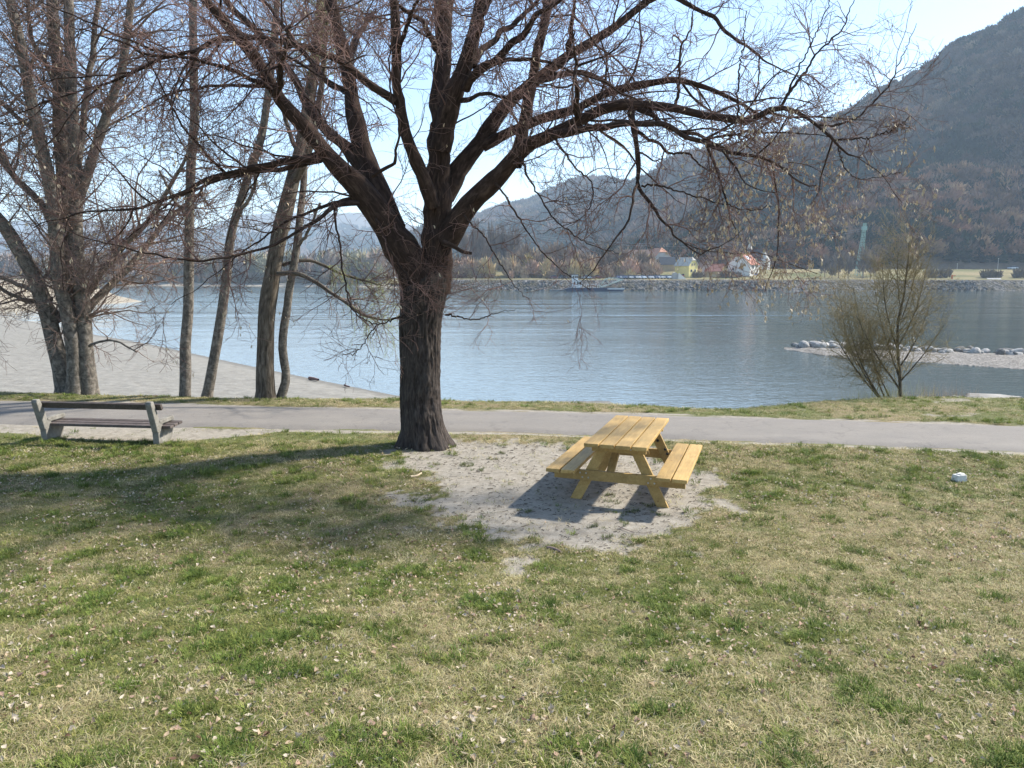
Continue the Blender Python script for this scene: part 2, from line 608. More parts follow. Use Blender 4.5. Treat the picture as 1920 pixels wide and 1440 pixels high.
tag(lawn, kind='structure', label='winter lawn sloping gently down to the riverside path')

# path: one asphalt sheet with uneven edges, laid just above the lawn
px = np.concatenate([np.linspace(-90, -13, 100)[:-1], np.arange(-13, 13, 0.06), np.linspace(13, 90, 100)])
w = np.linspace(0, 1, 13)
jn = 0.10 * (fbm(px * 1.1, px * 0 + 3, 0, 4) - 0.5) + 0.05 * (fbm(px * 6, px * 0 + 9, 0, 2) - 0.5)
jf = 0.10 * (fbm(px * 1.1, px * 0 + 23, 0, 4) - 0.5) + 0.05 * (fbm(px * 6, px * 0 + 29, 0, 2) - 0.5)
yn, yf = near_y(px) + jn, far_y(px) + jf
PX = np.repeat(px[None, :], 13, 0)
PY = yn[None, :] + (yf - yn)[None, :] * w[:, None]
prof = 0.022 * (1 - (2 * w - 1) ** 8) + 0.006
edge_drop = np.where((w == 0) | (w == 1), -0.05, 0)
PZ = (lawn_z(PX, PY) * 0 + 0.012 * (vnoise(PX * 0.7, PY * 0.7) - 0.5)) + prof[:, None] - 0.015 + edge_drop[:, None] + 0.012
me = grid_mesh('path', PX, PY, PZ)
t = NT('asphalt')
v = t.coords()
fine = t.noise(v, 190, 3, 0.7)
big = t.noise(t.coords(scale=(0.5, 1.4, 1)), 1.6, 5, 0.6)
c = t.ramp(fine, [(0.3, (0.145, 0.130, 0.112)), (0.5, (0.196, 0.178, 0.155)), (0.75, (0.27, 0.25, 0.222))])
c = t.mix(0.55, c, t.ramp(big, [(0.3, (0.82, 0.82, 0.84)), (0.7, (1.15, 1.13, 1.1))]), 'MULTIPLY')
dust = t.noise(t.coords(scale=(0.8, 6, 1)), 3.2, 5, 0.7)
c = t.mix(t.ramp(dust, [(0.60, (0, 0, 0)), (0.72, (0.55, 0.55, 0.55))]), c, (0.33, 0.30, 0.26))
spot = t.noise(v, 2.6, 6, 0.75)
c = t.mix(t.ramp(spot, [(0.56, (0, 0, 0)), (0.66, (0.45, 0.45, 0.45))]), c, (0.115, 0.105, 0.095))
vo = t.n('ShaderNodeTexVoronoi', feature='DISTANCE_TO_EDGE'); vo.inputs['Scale'].default_value = 0.55
wv = t.n('ShaderNodeVectorMath', operation='ADD'); t.l(v, wv.inputs[0])
nz3 = t.n('ShaderNodeTexNoise'); nz3.inputs['Scale'].default_value = 1.7; nz3.inputs['Detail'].default_value = 5; t.l(v, nz3.inputs['Vector'])
t.l(nz3.outputs['Color'], wv.inputs[1]); t.l(wv.outputs[0], vo.inputs['Vector'])
crack = t.ramp(vo.outputs['Distance'], [(0.003, (0.28, 0.28, 0.28)), (0.008, (0, 0, 0))])
c = t.mix(crack, c, (0.06, 0.055, 0.05))
grit = t.noise(v, 420, 2, 0.5)
c = t.mix(t.ramp(grit, [(0.66, (0, 0, 0)), (0.74, (0.7, 0.7, 0.7))]), c, (0.42, 0.39, 0.35))
t.color(c)
t.set(Roughness=0.9, Specular_IOR_Level=0.2)
t.normal(t.bump(fine, 0.5, 0.004))
path = link('path', me, t.m, None, True)
tag(path, kind='structure', label='grey asphalt footpath running along the river bank')

# beach: sand sheet whose low edge dips under the water; the shoreline is a curve on the ground
SHORE = np.array([G(x, y, WATER)[:2] for x, y in ((860, 752), (740, 741), (600, 713), (440, 680), (280, 645), (180, 628), (110, 612), (40, 600))] + [[-88, 99], [-130, 118], [-200, 135]])
SHX = SHORE[::-1, 0]; SHY = SHORE[::-1, 1]

def shore_s(x, y):                       # metres inland of the waterline (rough signed distance)
    yy = np.interp(x, SHX, SHY)
    sl = np.interp(x, SHX, np.gradient(SHY, SHX))
    return (yy - y) / np.sqrt(1 + sl * sl) 

bx = np.concatenate([np.linspace(-200, -40, 110)[:-1], np.arange(-40, 4.1, 0.2)])
bt = np.linspace(0, 1, 150)
BX = np.repeat(bx[None, :], 150, 0)
ytop = np.interp(bx, SHX, SHY) + 9
ylow = np.minimum(edge_y(bx) + 0.8, ytop - 8)
BY = ylow[None, :] + (ytop - ylow)[None, :] * (bt[:, None] ** 1.3)
s = shore_s(BX, BY)
BZ = WATER + np.where(s > 0, 0.05 * s / (1 + 0.015 * np.maximum(s, 0)) + 0.16 * sstep(0, 3.5, s), 0.09 * s)
BZ += 0.05 * (fbm(BX * 0.8, BY * 0.8, 4.0, 4) - 0.5) * sstep(0.3, 3, s)
BZ += 0.03 * (fbm(BX * 3.1, BY * 3.1, 4.0, 3) - 0.5) * sstep(0.3, 3, s)
me = grid_mesh('beach', BX, BY, BZ)
f_attr(me, 'inland', s.ravel())
t = NT('beach_sand')
v = t.coords()
n1 = t.noise(v, 2.2, 6, 0.65)
n2 = t.noise(t.coords(scale=(0.6, 2.2, 1)), 1.3, 6, 0.7)
ins = t.n('ShaderNodeAttribute', attribute_name='inland').outputs['Fac']
c = t.ramp(n1, [(0.3, (0.175, 0.163, 0.140)), (0.55, (0.235, 0.222, 0.192)), (0.75, (0.285, 0.27, 0.235))])
c = t.mix(t.ramp(n2, [(0.58, (0, 0, 0)), (0.68, (0.5, 0.5, 0.5))]), c, (0.20, 0.18, 0.15))
wet = t.ramp(t.math('ADD', t.math('MULTIPLY', ins, 0.22), t.math('MULTIPLY', n1, 0.25)), [(0.16, (1, 1, 1)), (0.36, (0, 0, 0))])
t.color(t.mix(wet, c, (0.155, 0.145, 0.125)))
t.set(Roughness=0.95, Specular_IOR_Level=0.1)
t.normal(t.bump(n1, 0.6, 0.12))
beach = link('beach', me, t.m, None, True)
tag(beach, kind='structure', label='pale grey sand beach sloping down to the river')

# river: one level sheet with wind ripples and streaks of faster water
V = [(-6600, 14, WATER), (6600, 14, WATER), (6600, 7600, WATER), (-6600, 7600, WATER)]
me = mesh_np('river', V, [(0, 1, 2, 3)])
t = NT('river_water')
tc = t.n('ShaderNodeTexCoord').outputs['Object']
def wave(scale3, sc, det):
    mp = t.n('ShaderNodeMapping'); mp.inputs['Scale'].default_value = scale3
    t.l(tc, mp.inputs[0])
    return t.noise(mp.outputs[0], sc, det, 0.55, 0.4)
rip = wave((1.0, 1.6, 1), 2.3, 3)
chop = wave((0.45, 1.0, 1), 0.75, 3)
swell = wave((0.22, 0.8, 1), 0.13, 3)
streak = wave((0.10, 0.75, 1), 0.12, 5)
patch = wave((0.25, 0.8, 1), 0.035, 4)
sep = t.n('ShaderNodeSeparateXYZ'); t.l(tc, sep.inputs[0])
mid = t.n('ShaderNodeMapRange'); t.l(sep.outputs[1], mid.inputs[0])
for k, val in zip(range(1, 5), (45, 110, 0.0, 1.0)): mid.inputs[k].default_value = val
rough_zone = t.math('MULTIPLY', mid.outputs[0], t.ramp(t.math('ADD', t.math('MULTIPLY', patch, 0.5), t.math('MULTIPLY', streak, 0.5)), [(0.42, (0, 0, 0)), (0.58, (1, 1, 1))]))
h = t.math('ADD', t.math('MULTIPLY', rip, 0.032), t.math('MULTIPLY', t.math('MULTIPLY', chop, t.math('ADD', t.math('MULTIPLY', rough_zone, 1.0), 0.16)), 0.22))
h = t.math('ADD', h, t.math('MULTIPLY', t.math('MULTIPLY', swell, t.math('ADD', rough_zone, 0.06)), 0.45))
t.normal(t.bump(h, 1.0, 0.55))
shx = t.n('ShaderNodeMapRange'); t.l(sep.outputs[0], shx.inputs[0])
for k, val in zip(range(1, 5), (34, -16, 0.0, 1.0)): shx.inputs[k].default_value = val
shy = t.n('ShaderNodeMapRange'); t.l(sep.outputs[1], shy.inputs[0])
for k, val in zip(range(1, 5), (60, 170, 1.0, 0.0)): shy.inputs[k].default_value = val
shallow_glare = t.math('MULTIPLY', shx.outputs[0], shy.outputs[0])
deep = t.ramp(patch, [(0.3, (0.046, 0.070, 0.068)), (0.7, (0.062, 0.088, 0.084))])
t.color(t.mix(shallow_glare, deep, (0.165, 0.182, 0.180)))  # pale base: sandy shallows, plus sky reflection put into the colour farther out
t.set(Roughness=0.06, IOR=1.333, Specular_IOR_Level=0.5)
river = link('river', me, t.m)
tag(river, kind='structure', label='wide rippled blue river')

# valley floor and banks on the other side
def strip(name, pts_lo, rows, mat, label, kind='structure', seed=0, amp=0.0):
    """a bank: base line pts_lo (x,y) subdivided, rows = [(inland distance, z), ...]"""
    pts = np.asarray(pts_lo, float)
    s = np.concatenate([[0], np.cumsum(np.linalg.norm(np.diff(pts, axis=0), axis=1))])
    n = int(s[-1] / 4) + 2
    tt = np.linspace(0, s[-1], n)
    bxx, byy = np.interp(tt, s, pts[:, 0]), np.interp(tt, s, pts[:, 1])
    tx, ty = np.gradient(bxx), np.gradient(byy)
    ln = np.hypot(tx, ty)
    nx, ny = -ty / ln, tx / ln
    w = np.convolve(np.pad(nx, 8, 'edge'), np.ones(17) / 17, 'valid'), np.convolve(np.pad(ny, 8, 'edge'), np.ones(17) / 17, 'valid')
    rr = np.array(rows, float)
    k = np.linspace(0, len(rows) - 1, (len(rows) - 1) * 5 + 1)
    dd, zz = np.interp(k, np.arange(len(rows)), rr[:, 0]), np.interp(k, np.arange(len(rows)), rr[:, 1])
    jit = 2.2 * (fbm(tt * 0.05, tt * 0 + seed, 0, 3) - 0.5)
    XX = bxx[None] + w[0][None] * (dd[:, None] + jit)
    YY = byy[None] + w[1][None] * (dd[:, None] + jit)
    ZZ = zz[:, None] + amp * (fbm(XX * 0.12, YY * 0.12, seed, 4) - 0.5) * sstep(0.5, 6, dd)[:, None]
    me = grid_mesh(name, XX, YY, ZZ)
    o = link(name, me, mat, None, True)
    tag(o, label, kind=kind)
    return o

t = NT('meadow')
v = t.coords()
n1 = t.noise(t.coords(scale=(0.5, 1.6, 1)), 0.09, 5, 0.65)
n2 = t.noise(v, 0.8, 5, 0.7)
c = t.ramp(n1, [(0.32, (0.10, 0.115, 0.045)), (0.48, (0.20, 0.175, 0.09)), (0.68, (0.30, 0.24, 0.135))])
t.color(t.mix(0.6, c, t.ramp(n2, [(0.3, (0.6, 0.6, 0.6)), (0.7, (1.2, 1.2, 1.2))]), 'MULTIPLY'))
t.set(Roughness=1.0, Specular_IOR_Level=0.05)
M['meadow'] = t.m
t = NT('bank_rubble')
v = t.coords()
vo = t.n('ShaderNodeTexVoronoi'); vo.inputs['Scale'].default_value = 1.3; t.l(v, vo.inputs['Vector'])
n1 = t.noise(v, 0.25, 5, 0.6)
c = t.ramp(vo.outputs['Color'], [(0.2, (0.06, 0.055, 0.05)), (0.6, (0.13, 0.122, 0.11)), (0.95, (0.24, 0.225, 0.205))])
t.color(t.mix(t.ramp(n1, [(0.42, (0, 0, 0)), (0.58, (0.85, 0.85, 0.85))]), c, (0.095, 0.08, 0.05)))
t.set(Roughness=1.0, Specular_IOR_Level=0.05)
t.normal(t.bump(vo.outputs['Distance'], 1.0, 0.35))
M['rubble'] = t.m
t = NT('pale_shingle')
v = t.coords()
n1 = t.noise(v, 1.1, 6, 0.75); n2 = t.noise(v, 0.12, 4, 0.6)
c = t.ramp(n1, [(0.3, (0.20, 0.17, 0.13)), (0.6, (0.33, 0.29, 0.225)), (0.8, (0.43, 0.39, 0.32))])
t.color(c)
t.set(Roughness=1.0, Specular_IOR_Level=0.05)
t.normal(t.bump(n1, 0.8, 0.2))
M['shingle'] = t.m
# ================================================================== the far side: banks, hills, woods
def gx(px, D): return P(px, 521, D)[0]
RB = [[-45, 312], [-20, 300], [20, 293], [70, 291], [140, 290], [230, 290], [420, 296], [900, 320]]       # right part of the far shore
strip('far_bank_stones', [[p[0], p[1] - 1.5] for p in RB], [(-2, -3.0), (0, WATER - 0.1), (2.2, -1.0), (4.4, 0.4), (6.4, 1.6), (8, 2.05)], M['rubble'], 'grey stone rubble bank on the far shore', seed=3, amp=0.5)
strip('far_meadow', [[p[0], p[1] + 6.2] for p in RB], [(0, 1.85), (2, 2.05), (8, 2.25), (22, 2.5), (32, 3.2), (40, 5.2), (52, 6.6), (75, 7.2), (150, 9.5), (400, 11), (1100, 13)], M['meadow'], 'straw and green meadow strip behind the far stone bank', seed=5, amp=0.5)
LB = [[-900, 520], [-420, 500], [-300, 486], [-200, 468], [-120, 440], [-70, 400], [-40, 330], [-36, 314]]
strip('far_shingle', [[p[0], p[1] + 2] for p in LB], [(-3, -3.0), (0, WATER - 0.05), (3, -1.8), (9, -1.0), (16, -0.2)], M['shingle'], 'pale shingle shore under the distant woods', seed=8, amp=0.5)
strip('far_woodland_floor', [[p[0], p[1] + 15] for p in LB], [(0, -0.5), (4, 0.0), (30, 0.8), (120, 1.6), (700, 3), (1500, 4), (6000, 6)], M['meadow'], 'valley floor under the distant woods', seed=9, amp=0.6)

# gravel spit with stones far out at the river bend (seen past the tree clump)
SP_ = [G(-260, 585, WATER)[:2], G(-60, 592, WATER)[:2], G(20, 588, WATER)[:2], G(62, 578, WATER)[:2]]
strip('gravel_bank', [[-200, 118], [-130, 110], [-95, 107], [-80, 112], [-76, 124], [-80, 160]], [(-1.5, -3.0), (0, WATER - 0.05), (5, -1.2), (9, 0.3), (13, 1.8), (18, 2.3), (60, 2.6)], M['shingle'], 'sunlit gravel bank at the river bend', seed=12, amp=0.8)
strip('gravel_bank_meadow', [[-200, 132], [-140, 125], [-112, 123], [-104, 130], [-100, 150], [-104, 175]], [(0, 1.9), (2, 2.35), (20, 2.7), (60, 2.9)], M['meadow'], 'straw grass on top of the gravel bank', seed=13, amp=0.4)

def hill_material(name, c1, c2, c3):
    t = NT(name)
    v = t.coords()
    n1 = t.noise(v, 0.035, 6, 0.7)
    n2 = t.noise(v, 0.008, 4, 0.6)
    c = t.ramp(n1, [(0.3, c1), (0.5, c2), (0.7, c3)])
    t.color(t.mix(0.5, c, t.ramp(n2, [(0.35, (0.6, 0.65, 0.6)), (0.65, (1.25, 1.2, 1.15))]), 'MULTIPLY'))
    t.set(Roughness=1.0, Specular_IOR_Level=0.0)
    t.normal(t.bump(n1, 1.0, 6.0))
    return t.m
M['hill'] = hill_material('wooded_hill', (0.070, 0.060, 0.042), (0.13, 0.100, 0.072), (0.19, 0.145, 0.105))

def hill(name, ridge, foot, label, ns=160, nt=70, gully=0.10, power=0.85, seed=0, back=1.35):
    """ridge: (px, py, D); foot: (px, D, z) -> wooded slope from foot to ridge and over its back"""
    rg = np.array([P(a, b, D) for a, b, D in ridge])
    ft = np.array([[gx(a, D), D, z] for a, D, z in foot])
    def arc(q, n):
        s = np.concatenate([[0], np.cumsum(np.linalg.norm(np.diff(q, axis=0), axis=1))])
        tt = np.linspace(0, s[-1], n)
        return np.stack([np.interp(tt, s, q[:, k]) for k in range(3)], -1)
    A, B = arc(rg, ns), arc(ft, ns)
    k = np.linspace(0, back, nt)
    U, Kk = np.meshgrid(np.arange(ns), k)
    Q = B[None] + (A - B)[None] * Kk[:, :, None]
    kk = np.clip(Kk, 0, 1)
    zf = kk ** power - 0.75 * np.maximum(0, Kk - 1)
    Q[:, :, 2] = B[None, :, 2] + (A - B)[None, :, 2] * zf
    size = float(np.mean(np.linalg.norm(A - B, axis=1)))
    nz = fbm(Q[:, :, 0] / size * 5 + seed, Q[:, :, 1] / size * 5, seed, 5) - 0.5
    Q[:, :, 2] += gully * size * nz * np.sin(np.clip(kk, 0, 1) * np.pi) ** 0.8
    me = grid_mesh(name, Q[:, :, 0], Q[:, :, 1], Q[:, :, 2])
    o = link(name, me, M['hill'], None, True)
    tag(o, label, kind='structure')
    return Q

H1 = hill('wooded_hill', [(1120, 505, 470), (1250, 470, 520), (1330, 400, 600), (1400, 330, 680), (1450, 290, 720), (1533, 247, 720), (1600, 213, 720), (1667, 172, 720), (1735, 140, 715), (1765, 122, 710), (1790, 92, 700), (1850, 76, 690), (1920, 30, 680), (2050, 0, 660), (2300, -20, 640), (2700, 0, 600)],
          [(1120, 455, 3), (1230, 420, 3), (1330, 385, 4), (1420, 368, 5), (1550, 360, 4.5), (1700, 352, 4.5), (1800, 350, 4.5), (1920, 350, 4.5), (2100, 348, 4), (2400, 340, 4), (2900, 330, 4)], 'steep wooded hill rising behind the church and the pylon', gully=0.17, seed=2)
H1B = hill('wooded_shoulder', [(1080, 500, 900), (1130, 440, 940), (1190, 356, 980), (1217, 338, 1000), (1260, 311, 1000), (1290, 298, 1000), (1333, 294, 1000), (1400, 284, 1000), (1467, 266, 1000), (1560, 235, 1000), (1680, 190, 1000)],
           [(1060, 620, 6), (1150, 600, 6), (1240, 560, 7), (1350, 540, 8), (1450, 560, 8), (1560, 600, 8), (1700, 640, 8)], 'hazy wooded shoulder between the two hills', gully=0.15, seed=5)
H2 = hill('distant_wooded_hill', [(760, 470, 1500), (860, 432, 1550), (900, 418, 1600), (950, 400, 1600), (1000, 388, 1600), (1035, 368, 1600), (1070, 354, 1600), (1100, 350, 1600), (1150, 352, 1600), (1200, 350, 1600), (1260, 330, 1600), (1350, 320, 1600)],
          [(700, 900, 5), (800, 860, 5), (900, 820, 5), (1000, 800, 6), (1100, 790, 6), (1200, 800, 7), (1300, 850, 8), (1400, 900, 8)], 'blue hazy wooded hill across the river', gully=0.14, seed=9)
H3 = hill('faraway_ridge', [(-900, 430, 3500), (-300, 405, 3500), (0, 420, 3500), (120, 402, 3500), (220, 425, 3500), (300, 415, 3500), (380, 432, 3500), (440, 405, 3500), (520, 398, 3500), (600, 402, 3400), (680, 398, 3400), (740, 415, 3400), (800, 428, 3400), (860, 440, 3400), (960, 450, 3400), (1200, 460, 3400)],
          [(-900, 2700, 6), (0, 2700, 6), (500, 2650, 6), (900, 2600, 6), (1200, 2600, 6)], 'pale blue ridge on the skyline far up the valley', gully=0.05, seed=14)
H4 = hill('faraway_foothill', [(-900, 470, 2600), (0, 455, 2600), (200, 440, 2600), (330, 436, 2600), (420, 452, 2600), (560, 440, 2600), (660, 430, 2500), (760, 445, 2500), (850, 455, 2400), (950, 475, 2300)],
          [(-900, 1900, 5), (0, 1900, 5), (500, 1800, 5), (800, 1700, 5), (950, 1650, 5)], 'blue foothill below the skyline ridge up the valley', gully=0.05, seed=21)

# crowns: many thin upright shards for leafless trees, whorled shards for evergreens
def shard_crown(seed, n, kind):
    g = np.random.default_rng(seed)
    V, F = [], []
    for i in range(n):
        if kind == 'bare':                 # unit tree: crown between z .15 and 1, half width .42
            h = g.random() ** 0.8
            c = np.array([0, 0, 0.12 + 0.55 * h])
            a = g.random() * 6.283
            sp = 0.42 * math.sin(min(1, 0.25 + h * 0.95) * math.pi * 0.8)
            tip = np.array([math.cos(a) * sp * (0.3 + 0.8 * g.random()), math.sin(a) * sp * (0.3 + 0.8 * g.random()), c[2] + 0.12 + 0.32 * g.random() ** 1.5])
            q = c + (tip - c) * (0.25 + 0.4 * g.random())
            w = 0.020 + 0.022 * g.random()
        elif kind == 'dome':
            d = g.normal(size=3); d[2] = abs(d[2]) * .9 - .15; d /= np.linalg.norm(d)
            rr = .45 + .55 * g.random()
            q = np.array([0, 0, .42]) + d * np.array([.44, .44, .44]) * rr
            tip = q + d * .10 + np.array([g.normal() * .05, g.normal() * .05, .07 + .06 * g.random()])
            w = .035 + .035 * g.random()
        elif kind == 'bush':
            a = g.random() * 6.283
            rr = 0.15 + 0.45 * g.random()
            q = np.array([math.cos(a) * rr * 0.6, math.sin(a) * rr * 0.6, 0.02 + 0.4 * g.random()])
            tip = q + np.array([math.cos(a) * 0.22 * g.random(), math.sin(a) * 0.22 * g.random(), 0.18 + 0.4 * g.random() * (1 - rr)])
            w = 0.03 + 0.03 * g.random()
        else:                              # evergreen
            h = g.random() ** 0.9
            a = g.random() * 6.283
            sp = 0.30 * (1 - h) ** 0.7 + 0.02
            q = np.array([0, 0, 0.10 + 0.9 * h])
            tip = q + np.array([math.cos(a) * sp, math.sin(a) * sp, -0.06 - 0.05 * g.random()])
            w = 0.05 + 0.05 * (1 - h)
        d = tip - q
        s = np.cross(d, g.normal(size=3)); s /= np.linalg.norm(s) + 1e-9
        b = len(V)
        V += [q - s * w, q + s * w, tip + s * w * 0.25, tip - s * w * 0.25]
        F.append((b, b + 1, b + 2, b + 3))
    return V, F

M['far_tree'] = inst_mat('far_tree', 1.0, 0.0, 0.0)
protos = []
for i in range(4):
    V, F = shard_crown(40 + i, 150, 'bare'); me = mesh_np('bare_crown', V, F); me.materials.append(M['far_tree']); protos.append(me)
for i in range(2):
    V, F = shard_crown(50 + i, 130, 'green'); me = mesh_np('ever_crown', V, F); me.materials.append(M['far_tree']); protos.append(me)
for i in range(2):
    V, F = shard_crown(60 + i, 150, 'bush'); me = mesh_np('bush_crown', V, F); me.materials.append(M['far_tree']); protos.append(me)
for i in range(3):
    V, F = shard_crown(80 + i, 190, 'dome'); me = mesh_np('dome_crown', V, F); me.materials.append(M['far_tree']); protos.append(me)
CROWNS = proto_collection('crown_kinds', protos)
BROWN = np.array([[0.215, 0.148, 0.108], [0.160, 0.118, 0.092], [0.26, 0.190, 0.135], [0.19, 0.150, 0.122], [0.24, 0.160, 0.115], [0.29, 0.225, 0.15]])
DARKG = np.array([[0.022, 0.038, 0.022], [0.030, 0.046, 0.026], [0.038, 0.052, 0.030]])

def forest(name, Q, n, size, label, rng, ever=0.16, kmax=1.0, kmin=0.02, seed=0):
    nt, ns, _ = Q.shape
    a, b = rng.random(n) * (ns - 1.001), (kmin + (kmax - kmin) * rng.random(n)) / 1.35 * (nt - 1.001)
    i, j = b.astype(int), a.astype(int)
    u, w = (b - i)[:, None], (a - j)[:, None]
    p = Q[i, j] * (1 - u) * (1 - w) + Q[i + 1, j] * u * (1 - w) + Q[i, j + 1] * (1 - u) * w + Q[i + 1, j + 1] * u * w
    en = fbm(p[:, 0] / (size * 9), p[:, 1] / (size * 9), seed, 3)
    isg = (en + 0.18 * rng.normal(size=n)) > (1 - ever) * 0.72
    br = BROWN[rng.integers(0, len(BROWN), n)]
    pn = fbm(p[:, 0] / (size * 14) + 50, p[:, 1] / (size * 14), seed + 3, 3)[:, None]
    br = br * (0.25 + 1.5 * pn) * np.where(pn > .55, np.array([[1.12, .98, .88]]), 1.0)
    gr = DARKG[rng.integers(0, 3, n)]
    tint = np.where(isg[:, None], gr, br * .80) * (0.5 + 0.85 * rng.random((n, 1)))
    idx = np.where(isg, np.where(rng.random(n) < .45, 4 + rng.integers(0, 2, n), 8 + rng.integers(0, 3, n)), np.where(rng.random(n) < .25, rng.integers(0, 4, n), 8 + rng.integers(0, 3, n)))
    sz = size * (0.65 + 0.7 * rng.random(n))
    scl = np.stack([sz * (0.9 + 0.5 * rng.random(n)), sz * (0.9 + 0.5 * rng.random(n)), sz * (0.8 + 0.3 * rng.random(n))], -1)
    rot = np.stack([np.zeros(n), np.zeros(n), rng.random(n) * 6.283], -1)
    p[:, 2] -= size * 0.06
    o = scatter(name, p, rot, scl, tint, idx, CROWNS)
    tag(o, label, kind='stuff')
    return o

forest('forest', H1, 21000, 9.5, 'leafless brown and dark evergreen forest on the steep hill', RNG, ever=0.14, seed=1)
forest('forest', H1B, 8000, 13, 'hazy leafless forest on the shoulder between the hills', RNG, ever=0.16, seed=4)
forest('forest', H2, 10000, 17, 'blue hazy forest on the distant hill', RNG, ever=0.20, seed=6)
forest('forest', H4, 2600, 26, 'bluish forest on the foothill up the valley', RNG, ever=0.2, seed=7)

# woods along the far left shore: trunks and crowns reading as one mass
def belt(name, line, n, depth, size, label, rng, tints, idxs):
    q = np.asarray(line, float)
    s = np.concatenate([[0], np.cumsum(np.linalg.norm(np.diff(q, axis=0), axis=1))])
    tt = rng.random(n) * s[-1]
    x, y = np.interp(tt, s, q[:, 0]), np.interp(tt, s, q[:, 1])
    dd = depth * rng.random(n)
    p = np.stack([x, y + dd, -0.4 + dd * 0.015], -1)
    sz = size * (0.55 + 0.6 * rng.random(n))
    scl = np.stack([sz * 0.8, sz * 0.8, sz], -1)
    rot = np.stack([np.zeros(n), np.zeros(n), rng.random(n) * 6.283], -1)
    tn = np.asarray(tints)[rng.integers(0, len(tints), n)] * (0.75 + 0.5 * rng.random((n, 1)))
    o = scatter(name, p, rot, scl, tn, np.asarray(idxs)[rng.integers(0, len(idxs), n)], CROWNS)
    tag(o, label, kind='stuff')

belt('treeline', [[-640, 522], [-420, 514], [-300, 500], [-200, 482], [-120, 456], [-72, 420]], 800, 70, 19, 'brownish leafless woods along the distant shingle shore', RNG, [[0.34, 0.265, 0.21], [0.30, 0.23, 0.185], [0.27, 0.225, 0.18], [0.33, 0.30, 0.19]], [0, 1, 2, 3])
belt('undergrowth', [[-640, 521], [-420, 513], [-300, 499], [-200, 481], [-120, 455], [-72, 419]], 500, 12, 8, 'low brown scrub at the foot of the distant woods', RNG, [[0.34, 0.27, 0.20], [0.28, 0.23, 0.16]], [6, 7])
belt('scrub', [[-190, 133], [-140, 128], [-112, 127]], 40, 25, 5, 'low scrub on the gravel bank at the river bend', RNG, [[0.2, 0.16, 0.10], [0.14, 0.12, 0.07]], [6, 7])
belt('undergrowth', [[-34, 322], [0, 308], [40, 303], [90, 300], [230, 300], [400, 306]], 800, 3.0, 2.4, 'low bramble tufts along the top of the far stone bank', RNG, [[0.12, 0.095, 0.06], [0.17, 0.13, 0.08], [0.08, 0.075, 0.04]], [6, 7])

belt('thicket', [[-32, 336], [-10, 322], [30, 315], [62, 318]], 90, 20, 11, 'tan leafless thicket between the far grove and the parked cars', RNG, [[.42, .30, .19], [.46, .35, .18], [.36, .26, .18], [.40, .26, .18]], [8, 9, 10, 0, 1])
belt('thicket', [[-46, 352], [-25, 340], [10, 345], [62, 352], [75, 360]], 70, 25, 15, 'brown leafless trees massed behind the car park thicket', RNG, [[.34, .24, .16], [.30, .22, .16], [.38, .29, .17]], [0, 1, 2, 3, 8])
# rubble of the far bank: stones too small to pick apart
def rock(seed, n=1, flat=0.65):
    g = np.random.default_rng(seed)
    import bmesh
    bm = bmesh.new()
    bmesh.ops.create_icosphere(bm, subdivisions=n, radius=0.5)
    me = bpy.data.meshes.new('rock')
    off = g.random(3) * 20
    for vv in bm.verts:
        q = np.array(vv.co)
        k = 0.72 + 0.6 * float(vnoise(q[0] * 2.2 + off[0], q[1] * 2.2 + off[1], q[2] * 2.2 + off[2]))
        q = q * k
        q = np.sign(q) * np.abs(q) ** 0.9
        vv.co = (q[0] * 1.2, q[1], q[2] * flat)
    bm.to_mesh(me); bm.free()
    return me
M['far_rock'] = inst_mat('far_rock', 1.0)
rk = []
for i in range(4):
    me = rock(70 + i, 1); me.materials.append(M['far_rock']); rk.append(me)
ROCKS = proto_collection('rock_kinds', rk)
def rubble(name, line, n, label, rng, zlo, zhi, wid, tones, size):
    q = np.asarray(line, float)
    s = np.concatenate([[0], np.cumsum(np.linalg.norm(np.diff(q, axis=0), axis=1))])
    tt = rng.random(n) * s[-1]
    k = rng.random(n)
    p = np.stack([np.interp(tt, s, q[:, 0]), np.interp(tt, s, q[:, 1]) + wid * k, zlo + (zhi - zlo) * k], -1)
    sz = size * (0.4 + 0.9 * rng.random(n) ** 2)
    tn = np.asarray(tones)[rng.integers(0, len(tones), n)] * (0.6 + 0.7 * rng.random((n, 1)))
    o = scatter(name, p, rng.random((n, 3)) * 6.283, np.repeat(sz[:, None], 3, 1), tn, rng.integers(0, 4, n), ROCKS)
    tag(o, label, kind='stuff')
rubble('rubble', [[p[0], p[1] - 1.0] for p in RB[:7]], 5200, 'loose grey stones of the far river bank', RNG, WATER, 1.3, 6.0, [[0.14, 0.132, 0.12], [0.22, 0.205, 0.19], [0.09, 0.084, 0.077], [0.10, 0.085, 0.06]], 1.1)
# ================================================================== trees
def trace(pts, D0, n=26):
    """pts: (px, py, half width px, depth offset m) -> smooth 3-D limb"""
    q = np.array([P(a, b, D0 + d) for a, b, r, d in pts])
    rr = np.array([.88 * r * mpp(D0 + d) for a, b, r, d in pts])
    return resample(q, rr, n)

def roughen(Pq, amp, rng):
    n = len(Pq)
    w = rng.normal(size=(n, 3)) * amp
    w[0] = 0
    return Pq + w

